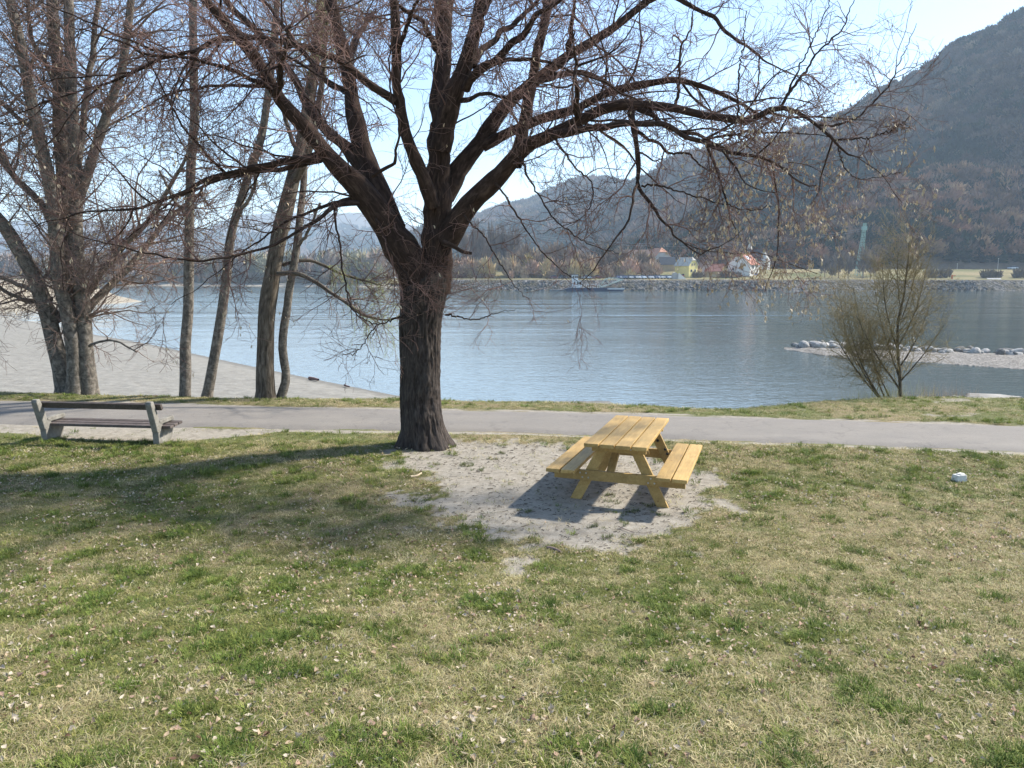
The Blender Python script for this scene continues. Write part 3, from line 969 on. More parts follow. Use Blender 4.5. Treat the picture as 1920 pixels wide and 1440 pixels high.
# ---------------- the big linden on the lawn
LIND_D = float(G(795, 836)[1]) + 0.05
TRUNK = [(796, 850, 66, 0), (796, 838, 56, 0), (794, 822, 49, 0), (792, 800, 45, 0), (789, 770, 42, 0), (788, 735, 41, 0), (789, 690, 41, 0), (788, 650, 42, 0), (788, 610, 44, 0), (791, 575, 46, 0), (795, 545, 49, 0), (799, 522, 44, 0), (802, 505, 30, 0), (804, 492, 6, 0)]
q, rr = trace(TRUNK, LIND_D, 230)
Sg = 150
th = np.arange(Sg) * 2 * np.pi / Sg
ca, sa = np.cos(th), np.sin(th)
hh = q[:, 2]
# furrowed bark: long ridges that split and join, two old knots, root flare
TH = np.repeat(th[None], len(q), 0)
HH = np.repeat(hh[:, None], Sg, 1)
cx_, sy_ = np.cos(TH) * 0.42, np.sin(TH) * 0.42
warp = 0.05 * (fbm(cx_ * 3, sy_ * 3, HH * 2.0, 3) - 0.5)
def ridge(k, zs, sd):
    n = fbm((cx_ + warp) * k + sd, (sy_ + warp) * k, HH * zs, 3)
    return 1 - np.abs(n - 0.5) * 4.0
def knot(a0, h0, s):
    da = np.angle(np.exp(1j * (TH - a0))) * 0.36
    return np.exp(-((da / s) ** 2 + ((HH - h0) / (s * 1.5)) ** 2))
kn = knot(-1.15, 1.02, 0.10) + 0.9 * knot(-1.45, 0.42, 0.13)
disp = 0.024 * ridge(15, 2.8, 3.0) + 0.012 * ridge(34, 8, 9.0) - 0.018
disp += 0.05 * (fbm(cx_ * 2.5, sy_ * 2.5, HH * 0.8, 3) - 0.5)
disp += kn * 0.05 - 0.05 * (knot(-1.15, 1.0, 0.045) + knot(-1.45, 0.42, 0.05))
flare = sstep(0.40, -0.05, HH)
disp += flare ** 1.4 * 0.20 * (vnoise(np.cos(TH) * 2.2 + 5, np.sin(TH) * 2.2, 0 * HH) - 0.42)
Rr = rr[:, None] + disp
V = np.stack([q[:, 0:1] + Rr * ca, q[:, 1:2] + Rr * sa, HH + 0 * Rr], -1)
a, b = np.meshgrid(np.arange(len(q) - 1), np.arange(Sg), indexing='ij')
F = np.stack([a * Sg + b, a * Sg + (b + 1) % Sg, (a + 1) * Sg + (b + 1) % Sg, (a + 1) * Sg + b], -1).reshape(-1, 4)
trunk_me = mesh_np('trunk', V.reshape(-1, 3), F)
f_attr(trunk_me, 'crest', np.clip(.5 * ridge(15, 2.8, 3.0) + .35 * ridge(34, 8, 9.0), 0, 1).reshape(-1))
vec_attr(trunk_me, 'bark', np.stack([cx_ + warp, sy_ + warp, HH], -1).reshape(-1, 3))

LIMBS = {   # name: (points, parentless)
 'A':  [(800, 545, 42, 0), (770, 495, 40, -.05), (739, 445, 35, -.15), (705, 395, 31, -.25), (672, 350, 27, -.35), (640, 318, 24, -.45), (612, 288, 22, -.55), (583, 253, 19, -.65), (550, 217, 17, -.75), (520, 183, 16, -.85), (497, 138, 15, -.95), (467, 90, 14, -1.1), (427, 43, 13, -1.25), (388, 5, 12, -1.4), (350, -45, 10, -1.55), (300, -110, 8, -1.7), (250, -160, 5, -1.8)],
 'A2': [(735, 430, 28, -.1), (715, 375, 26, .0), (693, 315, 24, .15), (675, 255, 21, .3), (661, 200, 19, .45), (649, 120, 17, .6), (635, 55, 16, .75), (622, 0, 15, .9), (605, -90, 12, 1.1), (600, -180, 9, 1.3), (610, -280, 5, 1.5)],
 'A3': [(690, 330, 14, .1), (655, 285, 13, .3), (615, 245, 11, .5), (575, 190, 10, .8), (540, 130, 9, 1.0), (480, 60, 8, 1.3), (430, 10, 7, 1.5), (380, -60, 5, 1.7)],
 'B':  [(815, 390, 16, -.2), (795, 340, 15, -.35), (776, 300, 14, -.45), (760, 250, 13, -.55), (748, 183, 12, -.65), (742, 100, 11, -.8), (738, 33, 11, -.95), (733, -20, 10, -1.1), (722, -120, 8, -1.4), (715, -220, 5, -1.7)],
 'C':  [(806, 540, 40, .1), (815, 490, 39, .1), (819, 440, 37, .1), (820, 385, 34, .1), (820, 330, 31, .1), (824, 280, 29, .1), (830, 235, 27, .1)],
 'C1': [(825, 270, 22, .2), (826, 215, 21, .3), (826, 150, 20, .4), (832, 80, 19, .5), (838, 0, 18, .6), (845, -90, 15, .7), (835, -200, 11, .8), (850, -320, 6, 1.0)],
 'C2': [(826, 280, 22, -.1), (840, 220, 22, -.15), (858, 165, 20, -.2), (874, 115, 18, -.25), (890, 60, 17, -.3), (904, 0, 16, -.35), (925, -90, 13, -.5), (940, -190, 9, -.7), (965, -290, 5, -.9)],
 'D':  [(832, 365, 24, .2), (855, 325, 22, .3), (880, 290, 20, .4), (905, 258, 18, .5), (935, 215, 17, .6), (967, 180, 15, .7), (1007, 148, 13, .8), (1067, 103, 12, .9), (1140, 58, 10, 1.0), (1208, 8, 9, 1.1), (1260, -40, 7, 1.2), (1330, -90, 5, 1.3)],
 'E':  [(905, 275, 12, .45), (930, 260, 12, .4), (967, 241, 11, .3), (1020, 223, 11, .1), (1083, 205, 10, -.1), (1133, 178, 10, -.25), (1183, 163, 9, -.4), (1233, 153, 8, -.5), (1300, 156, 7, -.6), (1350, 173, 6, -.7), (1393, 197, 5, -.8), (1425, 215, 4, -.85), (1460, 232, 3, -.9)],
 'F':  [(835, 455, 26, -.05), (858, 415, 24, -.15), (885, 378, 23, -.25), (915, 350, 22, -.35), (942, 325, 20, -.45), (965, 298, 18, -.55), (985, 275, 16, -.6), (1033, 254, 15, -.75), (1083, 228, 14, -.9), (1120, 208, 13, -1.0), (1155, 199, 12, -1.1), (1200, 199, 11.5, -1.2), (1267, 202, 11, -1.35), (1333, 216, 10, -1.5), (1383, 227, 9, -1.6), (1408, 227, 8.5, -1.65), (1433, 208, 7.5, -1.7), (1463, 200, 7, -1.75), (1500, 213, 6, -1.8), (1533, 237, 5, -1.85), (1567, 267, 4, -1.9), (1580, 286, 3.2, -1.9), (1617, 297, 2, -1.95)],
 'F1': [(965, 310, 15, -.5), (976, 280, 14, -.45), (984, 233, 13, -.4), (993, 167, 12, -.35), (1007, 100, 11.5, -.3), (1020, 43, 11, -.25), (1031, 0, 10.5, -.2), (1045, -80, 9, -.1), (1060, -170, 6, .1), (1090, -250, 4, .3)],
 'Gb': [(1040, 256, 9, -.85), (1083, 247, 8.5, -1.1), (1143, 234, 8, -1.4), (1200, 230, 7.5, -1.6), (1250, 234, 7, -1.8), (1283, 256, 6.5, -1.95), (1333, 273, 6, -2.1), (1387, 290, 5.5, -2.2), (1433, 297, 5, -2.3), (1467, 317, 4.2, -2.4), (1500, 343, 3, -2.5), (1530, 350, 2, -2.55)],
 'G2': [(1195, 203, 7, -1.25), (1240, 228, 6.5, -1.2), (1270, 246, 6, -1.15), (1310, 255, 5.5, -1.1), (1350, 275, 5, -1.05), (1385, 290, 4, -1.0), (1440, 300, 3, -.9), (1500, 330, 2, -.8)],
 'H':  [(1178, 200, 8, -1.2), (1187, 228, 7.5, -1.3), (1191, 255, 7, -1.35), (1197, 300, 6.5, -1.4), (1199, 350, 6, -1.45), (1220, 380, 5, -1.5), (1247, 420, 4, -1.6), (1273, 450, 3.3, -1.7), (1307, 473, 2.6, -1.8), (1340, 466, 2.2, -1.85), (1367, 452, 2, -1.9), (1393, 430, 1.5, -1.95)],
 'H2': [(1203, 347, 3.5, -1.45), (1230, 347, 3.2, -1.6), (1267, 357, 3, -1.8), (1333, 377, 2.6, -2.1), (1400, 393, 2.2, -2.3), (1450, 387, 1.6, -2.4)],
 'H3': [(1190, 245, 5, -1.35), (1233, 270, 4.5, -1.2), (1258, 288, 4, -1.1), (1287, 288, 3.6, -1.0), (1317, 313, 3, -.9), (1360, 330, 2, -.8)],
 'I1': [(1463, 200, 4.5, -1.75), (1483, 167, 4.2, -1.7), (1510, 133, 3.8, -1.6), (1537, 93, 3.3, -1.5), (1573, 60, 2.8, -1.4), (1600, 7, 2, -1.3), (1615, -40, 1.4, -1.2)],
 'I2': [(1475, 180, 3.2, -1.7), (1495, 135, 3, -1.9), (1520, 85, 2.6, -2.0), (1550, 20, 2, -2.1), (1560, -40, 1.4, -2.2)],
 'I3': [(1533, 238, 3.8, -1.85), (1583, 230, 3.4, -1.8), (1633, 197, 3, -1.7), (1673, 150, 2.5, -1.6), (1690, 110, 2, -1.5), (1720, 43, 1.2, -1.4)],
 'I4': [(1565, 264, 3.4, -1.9), (1600, 260, 3, -2.0), (1640, 256, 2.6, -2.1), (1675, 242, 2.4, -2.2), (1710, 215, 1.4, -2.3)],
 'I5': [(1572, 272, 3, -1.9), (1576, 300, 2.6, -2.0), (1600, 330, 2.2, -2.1), (1640, 335, 1.8, -2.2), (1690, 320, 1.2, -2.3)],
 'J1': [(1267, 200, 4.6, -1.35), (1275, 150, 4.2, -1.3), (1277, 93, 3.8, -1.2), (1293, 58, 3, -1.1), (1300, 20, 2, -1.0), (1310, -30, 1.4, -.9)],
 'J2': [(1383, 225, 3.4, -1.6), (1384, 160, 3, -1.6), (1393, 80, 2.4, -1.5), (1400, 20, 1.6, -1.4)],
 'K':  [(1215, 3, 7, 1.1), (1245, -10, 6.5, 1.0), (1273, 0, 6, .9), (1333, 30, 5.5, .7), (1367, 63, 5, .5), (1400, 87, 4.2, .3), (1433, 113, 3.4, .1), (1473, 133, 2.6, 0), (1530, 165, 1.6, -.1)],
 'L1': [(872, 165, 11, -.3), (900, 130, 10, -.6), (933, 107, 9, -.9), (983, 60, 8, -1.2), (1007, 30, 7, -1.4), (1047, 0, 6, -1.7), (1100, -40, 4, -2.0)],
 'L2': [(885, 120, 8, -.25), (905, 95, 7.5, 0), (933, 67, 7, .3), (983, 27, 6, .6), (1010, 0, 5, .8), (1060, -60, 3, 1.0)],
 'L3': [(915, 125, 6, -.7), (950, 114, 5.5, -.9), (993, 110, 5, -1.1), (1033, 117, 4.6, -1.3), (1083, 138, 4.2, -1.5), (1130, 150, 3.6, -1.6), (1160, 172, 3, -1.7), (1200, 190, 2, -1.8)],
 'L4': [(866, 190, 6, -.2), (900, 177, 5.4, -.6), (943, 181, 4.6, -1.0), (967, 192, 4, -1.3), (1010, 230, 3, -1.6), (1050, 280, 2, -1.8)],
 'L5': [(1005, 150, 8, .8), (1050, 140, 7, .9), (1093, 137, 6.4, 1.0), (1140, 158, 5.6, 1.1), (1175, 180, 4.6, 1.2), (1230, 200, 3.4, 1.3), (1290, 240, 2.2, 1.4)],
 'M1': [(828, 100, 8, .4), (815, 85, 7.5, .2), (793, 43, 6.5, 0), (755, 14, 5.5, -.2), (720, -20, 4, -.4)],
 'N1': [(610, 290, 9, -.55), (575, 295, 9.5, -.6), (540, 302, 9, -.7), (480, 312, 8, -.9), (430, 325, 7, -1.1), (383, 338, 6.4, -1.3), (350, 360, 6, -1.45), (317, 373, 5.4, -1.6), (270, 388, 4.8, -1.8), (233, 393, 4, -1.9), (180, 396, 3.2, -2.1), (130, 405, 2.6, -2.2), (60, 425, 1.8, -2.4)],
 'N2': [(600, 302, 7, -.6), (540, 316, 6.4, -.4), (470, 325, 5.6, -.1), (390, 345, 4.6, .2), (320, 380, 3.6, .5), (260, 430, 2.6, .8), (210, 470, 1.6, 1.0)],
 'O1': [(740, 190, 9, -.7), (705, 165, 8.6, -.7), (673, 143, 8.2, -.75), (643, 118, 8, -.8), (583, 90, 7.6, -1.0), (533, 77, 7.2, -1.2), (467, 70, 7, -1.4), (417, 70, 6.6, -1.55), (390, 82, 6.4, -1.65), (367, 97, 6.2, -1.7), (300, 112, 5.4, -1.9), (250, 137, 4.8, -2.0), (200, 157, 4, -2.1), (133, 177, 3.2, -2.2), (60, 200, 2.4, -2.3), (0, 232, 1.6, -2.4)],
 'O2': [(528, 190, 7, -.85), (500, 162, 6.6, -1.1), (467, 147, 6.2, -1.4), (417, 127, 5.6, -1.7), (350, 108, 4.8, -2.0), (280, 100, 4, -2.2), (200, 70, 3, -2.4), (130, 50, 2, -2.6)],
 'O3': [(500, 160, 5, -1.0), (440, 160, 4.6, -.7), (370, 165, 4, -.4), (310, 180, 3.2, -.1), (240, 220, 2.4, .2), (180, 260, 1.6, .5)],
 'O4': [(655, 180, 7, .5), (600, 140, 6.4, .9), (540, 60, 5.6, 1.3), (500, 10, 4.6, 1.6), (450, -50, 3, 1.9)],
 'Q1': [(690, 380, 7, -.3), (660, 378, 6.4, -.5), (625, 387, 6, -.8), (595, 413, 5.6, -1.0), (550, 440, 5, -1.3), (495, 465, 4.6, -1.6), (440, 480, 4.2, -1.85), (375, 488, 3.8, -2.1), (312, 482, 3.2, -2.3), (225, 462, 2.6, -2.5), (162, 445, 1.8, -2.6), (125, 428, 1.2, -2.7)],
 'Q2': [(685, 372, 5.4, -.3), (640, 376, 5, -.4), (590, 392, 4.4, -.6), (540, 415, 4, -.8), (500, 442, 3.4, -1.0), (460, 472, 2.8, -1.2), (420, 500, 2.2, -1.4), (370, 540, 1.6, -1.6), (320, 570, 1.2, -1.7)],
 'Q3': [(627, 388, 3.6, -.8), (635, 445, 3.4, -.8), (641, 492, 3.2, -.85), (650, 550, 3, -.9), (662, 580, 2.7, -.95), (687, 603, 2.2, -1.0), (717, 607, 1.6, -1.05)],
 'Q4': [(700, 400, 4, -.4), (715, 430, 4.4, -.55), (733, 470, 4, -.7), (755, 505, 3.4, -.8), (775, 530, 2.4, -.85)],
 'Q5': [(700, 330, 5, -.6), (735, 308, 5, -.8), (742, 290, 4.6, -.9), (748, 240, 4, -1.0), (735, 180, 3.4, -1.1), (730, 110, 3, -1.2), (742, 30, 2.6, -1.3), (750, -30, 2, -1.4)],
 'R1': [(836, 590, 3.2, -.25), (850, 592, 3, -.35), (875, 598, 2.6, -.45), (905, 597, 2.2, -.5), (925, 588, 1.8, -.55), (967, 580, 1, -.6)],
 'R2': [(760, 590, 3, -.3), (735, 600, 2.8, -.4), (705, 612, 2.4, -.5), (685, 640, 2, -.6), (665, 662, 1.6, -.65), (640, 667, 1, -.7)],
 'S1': [(930, 345, 3.4, -.6), (955, 380, 3.2, -.9), (985, 430, 2.8, -1.2), (1020, 475, 2.3, -1.5), (1070, 520, 1.6, -1.8), (1110, 545, 1, -1.9)],
 'S2': [(975, 295, 3.6, -.7), (1000, 350, 3.2, -1.0), (1040, 410, 2.8, -1.3), (1100, 455, 2.2, -1.6), (1160, 475, 1.5, -1.8)],
 'S3': [(1040, 255, 3.6, -.9), (1075, 310, 3.2, -1.0), (1110, 345, 2.6, -1.1), (1100, 400, 2.2, -1.2), (1065, 420, 1.6, -1.3), (1010, 440, 1, -1.4)],
 'S4': [(870, 405, 3, -.4), (905, 440, 2.8, -.7), (930, 480, 2.4, -.9), (960, 530, 1.8, -1.1), (990, 560, 1, -1.2)],
}
for k_, (aa, bb) in {'X1': ('A', 9), 'X2': ('C2', 3), 'X3': ('C1', 3), 'X4': ('D', 7), 'X5': ('A2', 5), 'X6': ('F1', 5), 'X7': ('B', 5), 'X8': ('C1', 4), 'X9': ('F', 8)}.items():
    src = LIMBS[aa][bb]
    g = np.random.default_rng(ord(k_[1]))
    sgn = -1 if k_ in ('X1', 'X2', 'X7', 'X4', 'X9') else 1
    up = 120 + 120 * g.random()
    dx = (g.random() - 0.5) * 260
    LIMBS[k_] = [(src[0] + dx * u, src[1] - up * u * (1.2 - .35 * u), src[2] * 0.55 * (1 - .8 * u) + 0.6, src[3] + sgn * (3.2 * u)) for u in (0, .2, .4, .6, .8, 1.0)]

LIND = empty('linden_tree', (float(q[1, 0]), LIND_D, 0))
tag(LIND, 'big bare linden with furrowed dark trunk and spreading limbs beside the picnic table', 'tree')
def under(o, root):
    o.parent = root
    o.matrix_parent_inverse = Matrix.Translation(-Vector(root.location))
    return o
o = link('trunk', trunk_me, M['bark_linden'], None, True); under(o, LIND)

rng = np.random.default_rng(11)
NL = 40
LP, LR, LK = [], [], []
for k_, pts in LIMBS.items():
    a, r = trace(pts, LIND_D, NL)
    wob = np.stack([vnoise(np.arange(NL) * 0.35 + 7 * len(LP), np.full(NL, c * 9.1)) - 0.5 for c in range(3)], -1)
    a = a + wob * np.minimum(r, 0.05)[:, None] * 1.0
    if pts[0][2] < 12:
        a[1:] += rng.normal(size=(NL - 1, 3)) * np.clip(.05 - r[1:], .006, .035)[:, None] * .27
    r = r * np.interp(r, [.01, .06], [.62, 1.0])
    r = r * np.interp(np.linspace(0, 1, NL), [0, .12, .35, 1], [1, .96, .84, .82])
    lump = 1 + 0.14 * (vnoise(np.arange(NL) * 0.6, np.full(NL, len(LP) * 3.3)) - 0.5) * 2
    LP.append(a); LR.append(np.maximum(r * lump, 0.0035)); LK.append(k_)
    big = pts[0][2] >= 4
    me = tubes('limb', [(a[None], LR[-1][None], 20 if pts[0][2] > 12 else 10)])
    if pts[0][2] > 12:                                # furrows on the thick limbs
        co = np.empty(len(me.vertices) * 3, np.float32); me.vertices.foreach_get('co', co); co = co.reshape(-1, 3)
        no = np.empty(len(me.vertices) * 3, np.float32); me.vertices.foreach_get('normal', no); no = no.reshape(-1, 3)
        co += no * (0.02 * (fbm(co[:, 0] * 9, co[:, 1] * 9, co[:, 2] * 5, 3) - 0.5))[:, None]
        me.vertices.foreach_set('co', co.ravel())
    under(link('limb', me, M['bark_limb'], None), LIND)
LP, LR = np.array(LP), np.array(LR)

def twig_levels(LP, LR, rng, d1, l1, d2, l2, d3, l3, d4=0, l4=(.05, .12), pull1=(0, 0, .0), pull2=(0, 0, 0), thick=1.0, tmin=0.12, hang=0.0):
    """three to four orders of twigs"""
    idx, t = pick(LP, LR, d1, rng, tmin=tmin)
    _, _, pr = sample(LP, LR, idx, t)
    Lr = rng.uniform(*l1, len(idx)) * (0.55 + 0.45 * np.clip(pr / 0.05, 0, 1)) * np.where(rng.random(len(idx)) < .35, .5, 1)
    ang = rng.uniform(.6, 1.15, len(idx))
    P1, R1 = grow(LP, LR, idx, t, Lr, ang, 9, .17, np.array(pull1), (.0030 + .0044 * Lr) * thick, np.full(len(idx), .0020 * thick), rng)
    idx, t = pick(P1, R1, d2, rng, tmin=.12)
    Lr = rng.uniform(*l2, len(idx))
    P2, R2 = grow(P1, R1, idx, t, Lr, rng.uniform(.5, 1.05, len(idx)), 6, .2, np.array(pull2), (.0022 + .0026 * Lr) * thick, np.full(len(idx), .0017 * thick), rng)
    idx, t = pick(P2, R2, d3, rng, tmin=.1)
    Lr = rng.uniform(*l3, len(idx))
    P3, R3 = grow(P2, R2, idx, t, Lr, rng.uniform(.5, 1.1, len(idx)), 4, .28, np.array(pull2), np.full(len(idx), .0027 * thick), np.full(len(idx), .0015 * thick), rng)
    out = [(P1, R1, 5), (P2, R2, 3), (P3, R3, 3)]
    if d4:
        idx, t = pick(P3, R3, d4, rng, tmin=.2)
        Lr = rng.uniform(*l4, len(idx))
        P4, R4 = grow(P3, R3, idx, t, Lr, rng.uniform(.5, 1.1, len(idx)), 3, .25, np.array(pull2), np.full(len(idx), .0019 * thick), np.full(len(idx), .0013 * thick), rng)
        out.append((P4, R4, 3))
    return out

# long secondary branches sweeping out and down from the traced limbs
sel = np.array([LR[i].mean() > .022 for i in range(len(LP))])
idx, t_ = pick(LP[sel], LR[sel], 1.15, rng, tmin=.22)
_, _, pr_ = sample(LP[sel], LR[sel], idx, t_)
Ls = rng.uniform(.9, 2.3, len(idx))
Pb, Rb = grow(LP[sel], LR[sel], idx, t_, Ls, rng.uniform(.55, 1.1, len(idx)), 14, .13, np.array((0, 0, -.016)), np.minimum(.008 + .006 * Ls, .6 * pr_ + .004), np.full(len(idx), .0045), rng)
kp = (Pb[:, :, 2].min(1) > 2.5) | (Pb[:, 0, 0] > 0.6)
Pb, Rb = Pb[kp], Rb[kp]
ob = link('branchlets', tubes('branchlets', [(Pb, Rb, 6)]), M['bark_limb']); under(ob, LIND); ob['kind'] = 'stuff'
GB = twig_levels(Pb, Rb, rng, 4.6, (.4, 1.2), 6.6, (.2, .65), 8.0, (.10, .32), 1.6, pull1=(0, 0, -.02), pull2=(0, 0, .0), thick=1.6, tmin=.06)
thin = np.array([LR[i].mean() < .075 for i in range(len(LP))])
G1 = twig_levels(LP[thin], LR[thin], rng, 4.4, (.5, 1.4), 6.8, (.22, .7), 8.0, (.10, .34), 1.6, pull1=(0, 0, -.03), pull2=(0, 0, .01), thick=1.7)
G2 = twig_levels(LP[~thin], LR[~thin], rng, 3.6, (.4, 1.4), 6.6, (.2, .6), 8.0, (.10, .34), 1.6, pull1=(0, 0, .02), pull2=(0, 0, -.01), thick=1.6)
# short epicormic shoots low round the fork
TQ, TR = trace(TRUNK[8:], LIND_D, NL)
G3 = twig_levels(TQ[None], np.full((1, NL), .30), rng, 90, (.5, 1.1), 7, (.15, .45), 7, (.08, .2), 0, pull1=(0, 0, -.02), thick=1.1, tmin=0)
for g in (GB, G1, G2, G3):
    print('linden twigs', [len(x[0]) for x in g], sum(x[0].shape[0] * (x[0].shape[1] - 1) * x[2] * 2 for x in g))
tw = link('twigs', tubes('twigs', GB + G1 + G2 + G3), M['twig_red']); under(tw, LIND); tw['kind'] = 'stuff'

# pale winged seed bracts still hanging from the twigs, thickest low on the right
def bracts(src, n, rng, weight, mat, root, name='seed_bracts', size=(.022, .05)):
    tip = src[:, -1]
    w = weight(tip); w = w / w.sum()
    i = rng.choice(len(tip), n, p=w)
    c = tip[i] + rng.normal(size=(n, 3)) * .012
    L = rng.uniform(*size, n)[:, None]
    d = norm(np.stack([rng.normal(size=n) * .35, rng.normal(size=n) * .35, -np.ones(n)], -1)) * L
    sdir = norm(np.cross(d, rng.normal(size=(n, 3)))) * L * .2
    bow = norm(np.cross(d, sdir)) * L * .25
    V = np.stack([c - sdir * .3, c + sdir * .3, c + d * .5 + sdir + bow, c + d * .5 - sdir + bow, c + d + sdir * .4, c + d - sdir * .4], 1).reshape(-1, 3)
    b = np.arange(n)[:, None] * 6
    F = np.concatenate([b + np.array([[0, 1, 2, 3]]), b + np.array([[3, 2, 4, 5]])])
    o = link(name, mesh_np(name, V, F), mat); under(o, root); o['kind'] = 'stuff'
T3 = np.concatenate([GB[2][0][:, [0, -1]], G1[2][0][:, [0, -1]], G2[2][0][:, [0, -1]]])
wfun = lambda p: 0.05 + 3.0 * sstep(1.5, 3.5, p[:, 0]) * sstep(5.2, 3.4, p[:, 2]) + 0.45 * sstep(-2.2, -5, p[:, 0]) * sstep(5.5, 4, p[:, 2])
bracts(T3, 4600, rng, wfun, M['bract'], LIND, size=(.028, .06))
# a tangle of dead leaves caught near a branch tip, a sawn stub by the fork
nest_c = P(1683, 237, LIND_D - 2.2)
g = np.random.default_rng(5)
n = 90
a = nest_c + g.normal(size=(n, 3)) * np.array([.09, .06, .035])
bq = a + g.normal(size=(n, 3)) * .06
under(link('leaf_tangle', tubes('leaf_tangle', [(np.stack([a, (a + bq) / 2 + .01, bq], 1), np.full((n, 3), .005), 3)]), M['twig_grey']), LIND)
sa_, sr_ = resample([P(832, 455, LIND_D - .3), P(850, 462, LIND_D - .42), P(868, 472, LIND_D - .5), P(884, 475, LIND_D - .55)], [.05, .035, .028, .022], 12)
under(link('stub', tubes('stub', [(sa_[None], sr_[None], 10)]), M['bark_limb']), LIND)

# ---------------- poplar clump at the bank
def make_tree(name, label, stems, D0, bark, twigspecs, base, group=None, part='stem', sides=16):
    root = empty(name, tuple(base))
    tag(root, label, 'tree', group)
    SPs, SRs = [], []
    for pts in stems:
        a, r = trace(pts, D0, NL)
        wob = np.stack([vnoise(np.arange(NL) * 0.3 + pts[0][0], np.full(NL, c * 5.7 + pts[0][1])) - 0.5 for c in range(3)], -1)
        a = a + wob * np.minimum(r, .05)[:, None] * 1.0
        r = np.maximum(r * (1 + .10 * (vnoise(np.arange(NL) * .9, np.full(NL, pts[0][0] * 1.0)) - .5)), .006)
        me = tubes(part, [(a[None], r[None], sides if pts[0][2] > 7 else 8)])
        nm = 'trunk' if pts[0][2] > 8 and pts[0][1] > 690 else 'limb'
        under(link(nm, me, bark), root)
        SPs.append(a); SRs.append(r)
    SPs, SRs = np.array(SPs), np.array(SRs)
    for nm, mat, sel, kw in twigspecs:
        gsel = SPs if sel is None else SPs[sel]
        grr = SRs if sel is None else SRs[sel]
        gr = twig_levels(gsel, grr, rng, **kw)
        print(name, nm, [len(x[0]) for x in gr], sum(x[0].shape[0] * (x[0].shape[1] - 1) * x[2] * 2 for x in gr))
        tw = link(nm, tubes(nm, gr), mat); under(tw, root); tw['kind'] = 'stuff'
    return root

CL_D = float(G(150, 730)[1])
clump = [
 [(122, 742, 24, 0), (121, 726, 21, 0), (116, 690, 20, 0), (107, 653, 19, .0), (87, 583, 18, -.1), (57, 507, 17, -.25), (20, 440, 15, -.45), (-20, 390, 14, -.6), (-70, 310, 12, -.8), (-110, 200, 10, -1), (-150, 60, 6, -1.1)],
 [(140, 742, 24, -.2), (141, 726, 20, -.2), (141, 690, 18, -.2), (139, 655, 17, -.2), (123, 573, 16.5, -.25), (110, 507, 16, -.3), (104, 450, 15.5, -.35), (97, 367, 15, -.4), (77, 267, 13.5, -.5), (60, 200, 12.5, -.6), (43, 107, 11.5, -.7), (25, 30, 10.5, -.8), (10, -60, 9, -.9), (-10, -200, 5, -1)],
 [(146, 742, 26, .35), (146, 726, 25, .35), (144, 660, 24, .35), (140, 600, 23, .35), (131, 480, 21, .4), (120, 340, 18, .45), (114, 233, 16, .5), (110, 133, 14, .55), (103, 67, 13, .6), (97, 0, 12, .65), (85, -120, 9, .7), (80, -260, 5, .8)],
 [(168, 746, 25, -.05), (167, 730, 22, -.05), (164, 690, 19, -.05), (161, 650, 18, -.05), (157, 607, 17.5, -.05), (150, 523, 17, -.05), (144, 440, 16, -.05), (143, 333, 14, 0), (134, 200, 12.5, .05), (132, 100, 11.5, .1), (127, 0, 10.5, .15), (120, -120, 8, .2), (125, -260, 5, .3)],
 [(160, 585, 9, 0), (180, 562, 9, .2), (213, 530, 8.4, .5), (250, 490, 7.6, .8), (290, 440, 6.4, 1.1), (330, 398, 5, 1.4), (380, 360, 3, 1.7)],
 [(158, 560, 8, .2), (185, 520, 7.6, .0), (225, 470, 7, -.3), (262, 430, 6, -.6), (300, 380, 5, -.9), (335, 320, 4, -1.2), (370, 250, 2.6, -1.5)],
 [(148, 370, 12, 0), (160, 333, 11.5, 0), (187, 253, 10.5, 0), (213, 173, 9.6, 0), (233, 100, 9, 0), (247, 0, 8, 0), (262, -100, 6, 0), (280, -200, 4, 0)],
 [(147, 300, 8, .1), (152, 262, 7.6, .2), (163, 167, 7, .4), (173, 100, 6.4, .6), (183, 17, 5.6, .8), (195, -80, 4, 1.0)],
 [(108, 440, 9, .3), (85, 395, 8.4, .3), (60, 365, 8, .3), (27, 333, 7.4, .3), (3, 290, 6.8, .3), (-20, 220, 6, .3), (-40, 120, 4, .3)],
 [(115, 600, 7, .3), (85, 560, 6.4, .6), (40, 535, 5.8, 1.0), (0, 520, 5.2, 1.3), (-60, 500, 4, 1.6)],
 [(100, 560, 5.5, .3), (55, 565, 5, .1), (10, 545, 4.4, -.2), (-30, 520, 3.6, -.5)],
 [(78, 270, 6, -.5), (60, 240, 5.6, -.3), (25, 215, 5, 0), (-10, 180, 4, .3)],
 [(112, 180, 6, .5), (90, 130, 5.4, .4), (60, 70, 4.8, .3), (50, 0, 4, .2), (40, -80, 3, 0)],
 [(166, 648, 3.4, -.3), (190, 640, 3, -.6), (220, 640, 2.4, -.9), (255, 660, 1.6, -1.2)],
]
specs = [('twigs', M['twig_grey'], None, dict(d1=6.4, l1=(.7, 2.6), d2=5.4, l2=(.3, .95), d3=5.6, l3=(.15, .5), pull1=(0, 0, -.015), pull2=(0, 0, -.02), thick=2.2, tmin=.14))]
clump = [[(a_, b_, c_ * .88, d_) for a_, b_, c_, d_ in s_] for s_ in clump]
make_tree('poplar_clump', 'clump of several pale leaning trunks growing from one root at the bank edge', clump, CL_D, M['bark_poplar'], specs, G(145, 731))

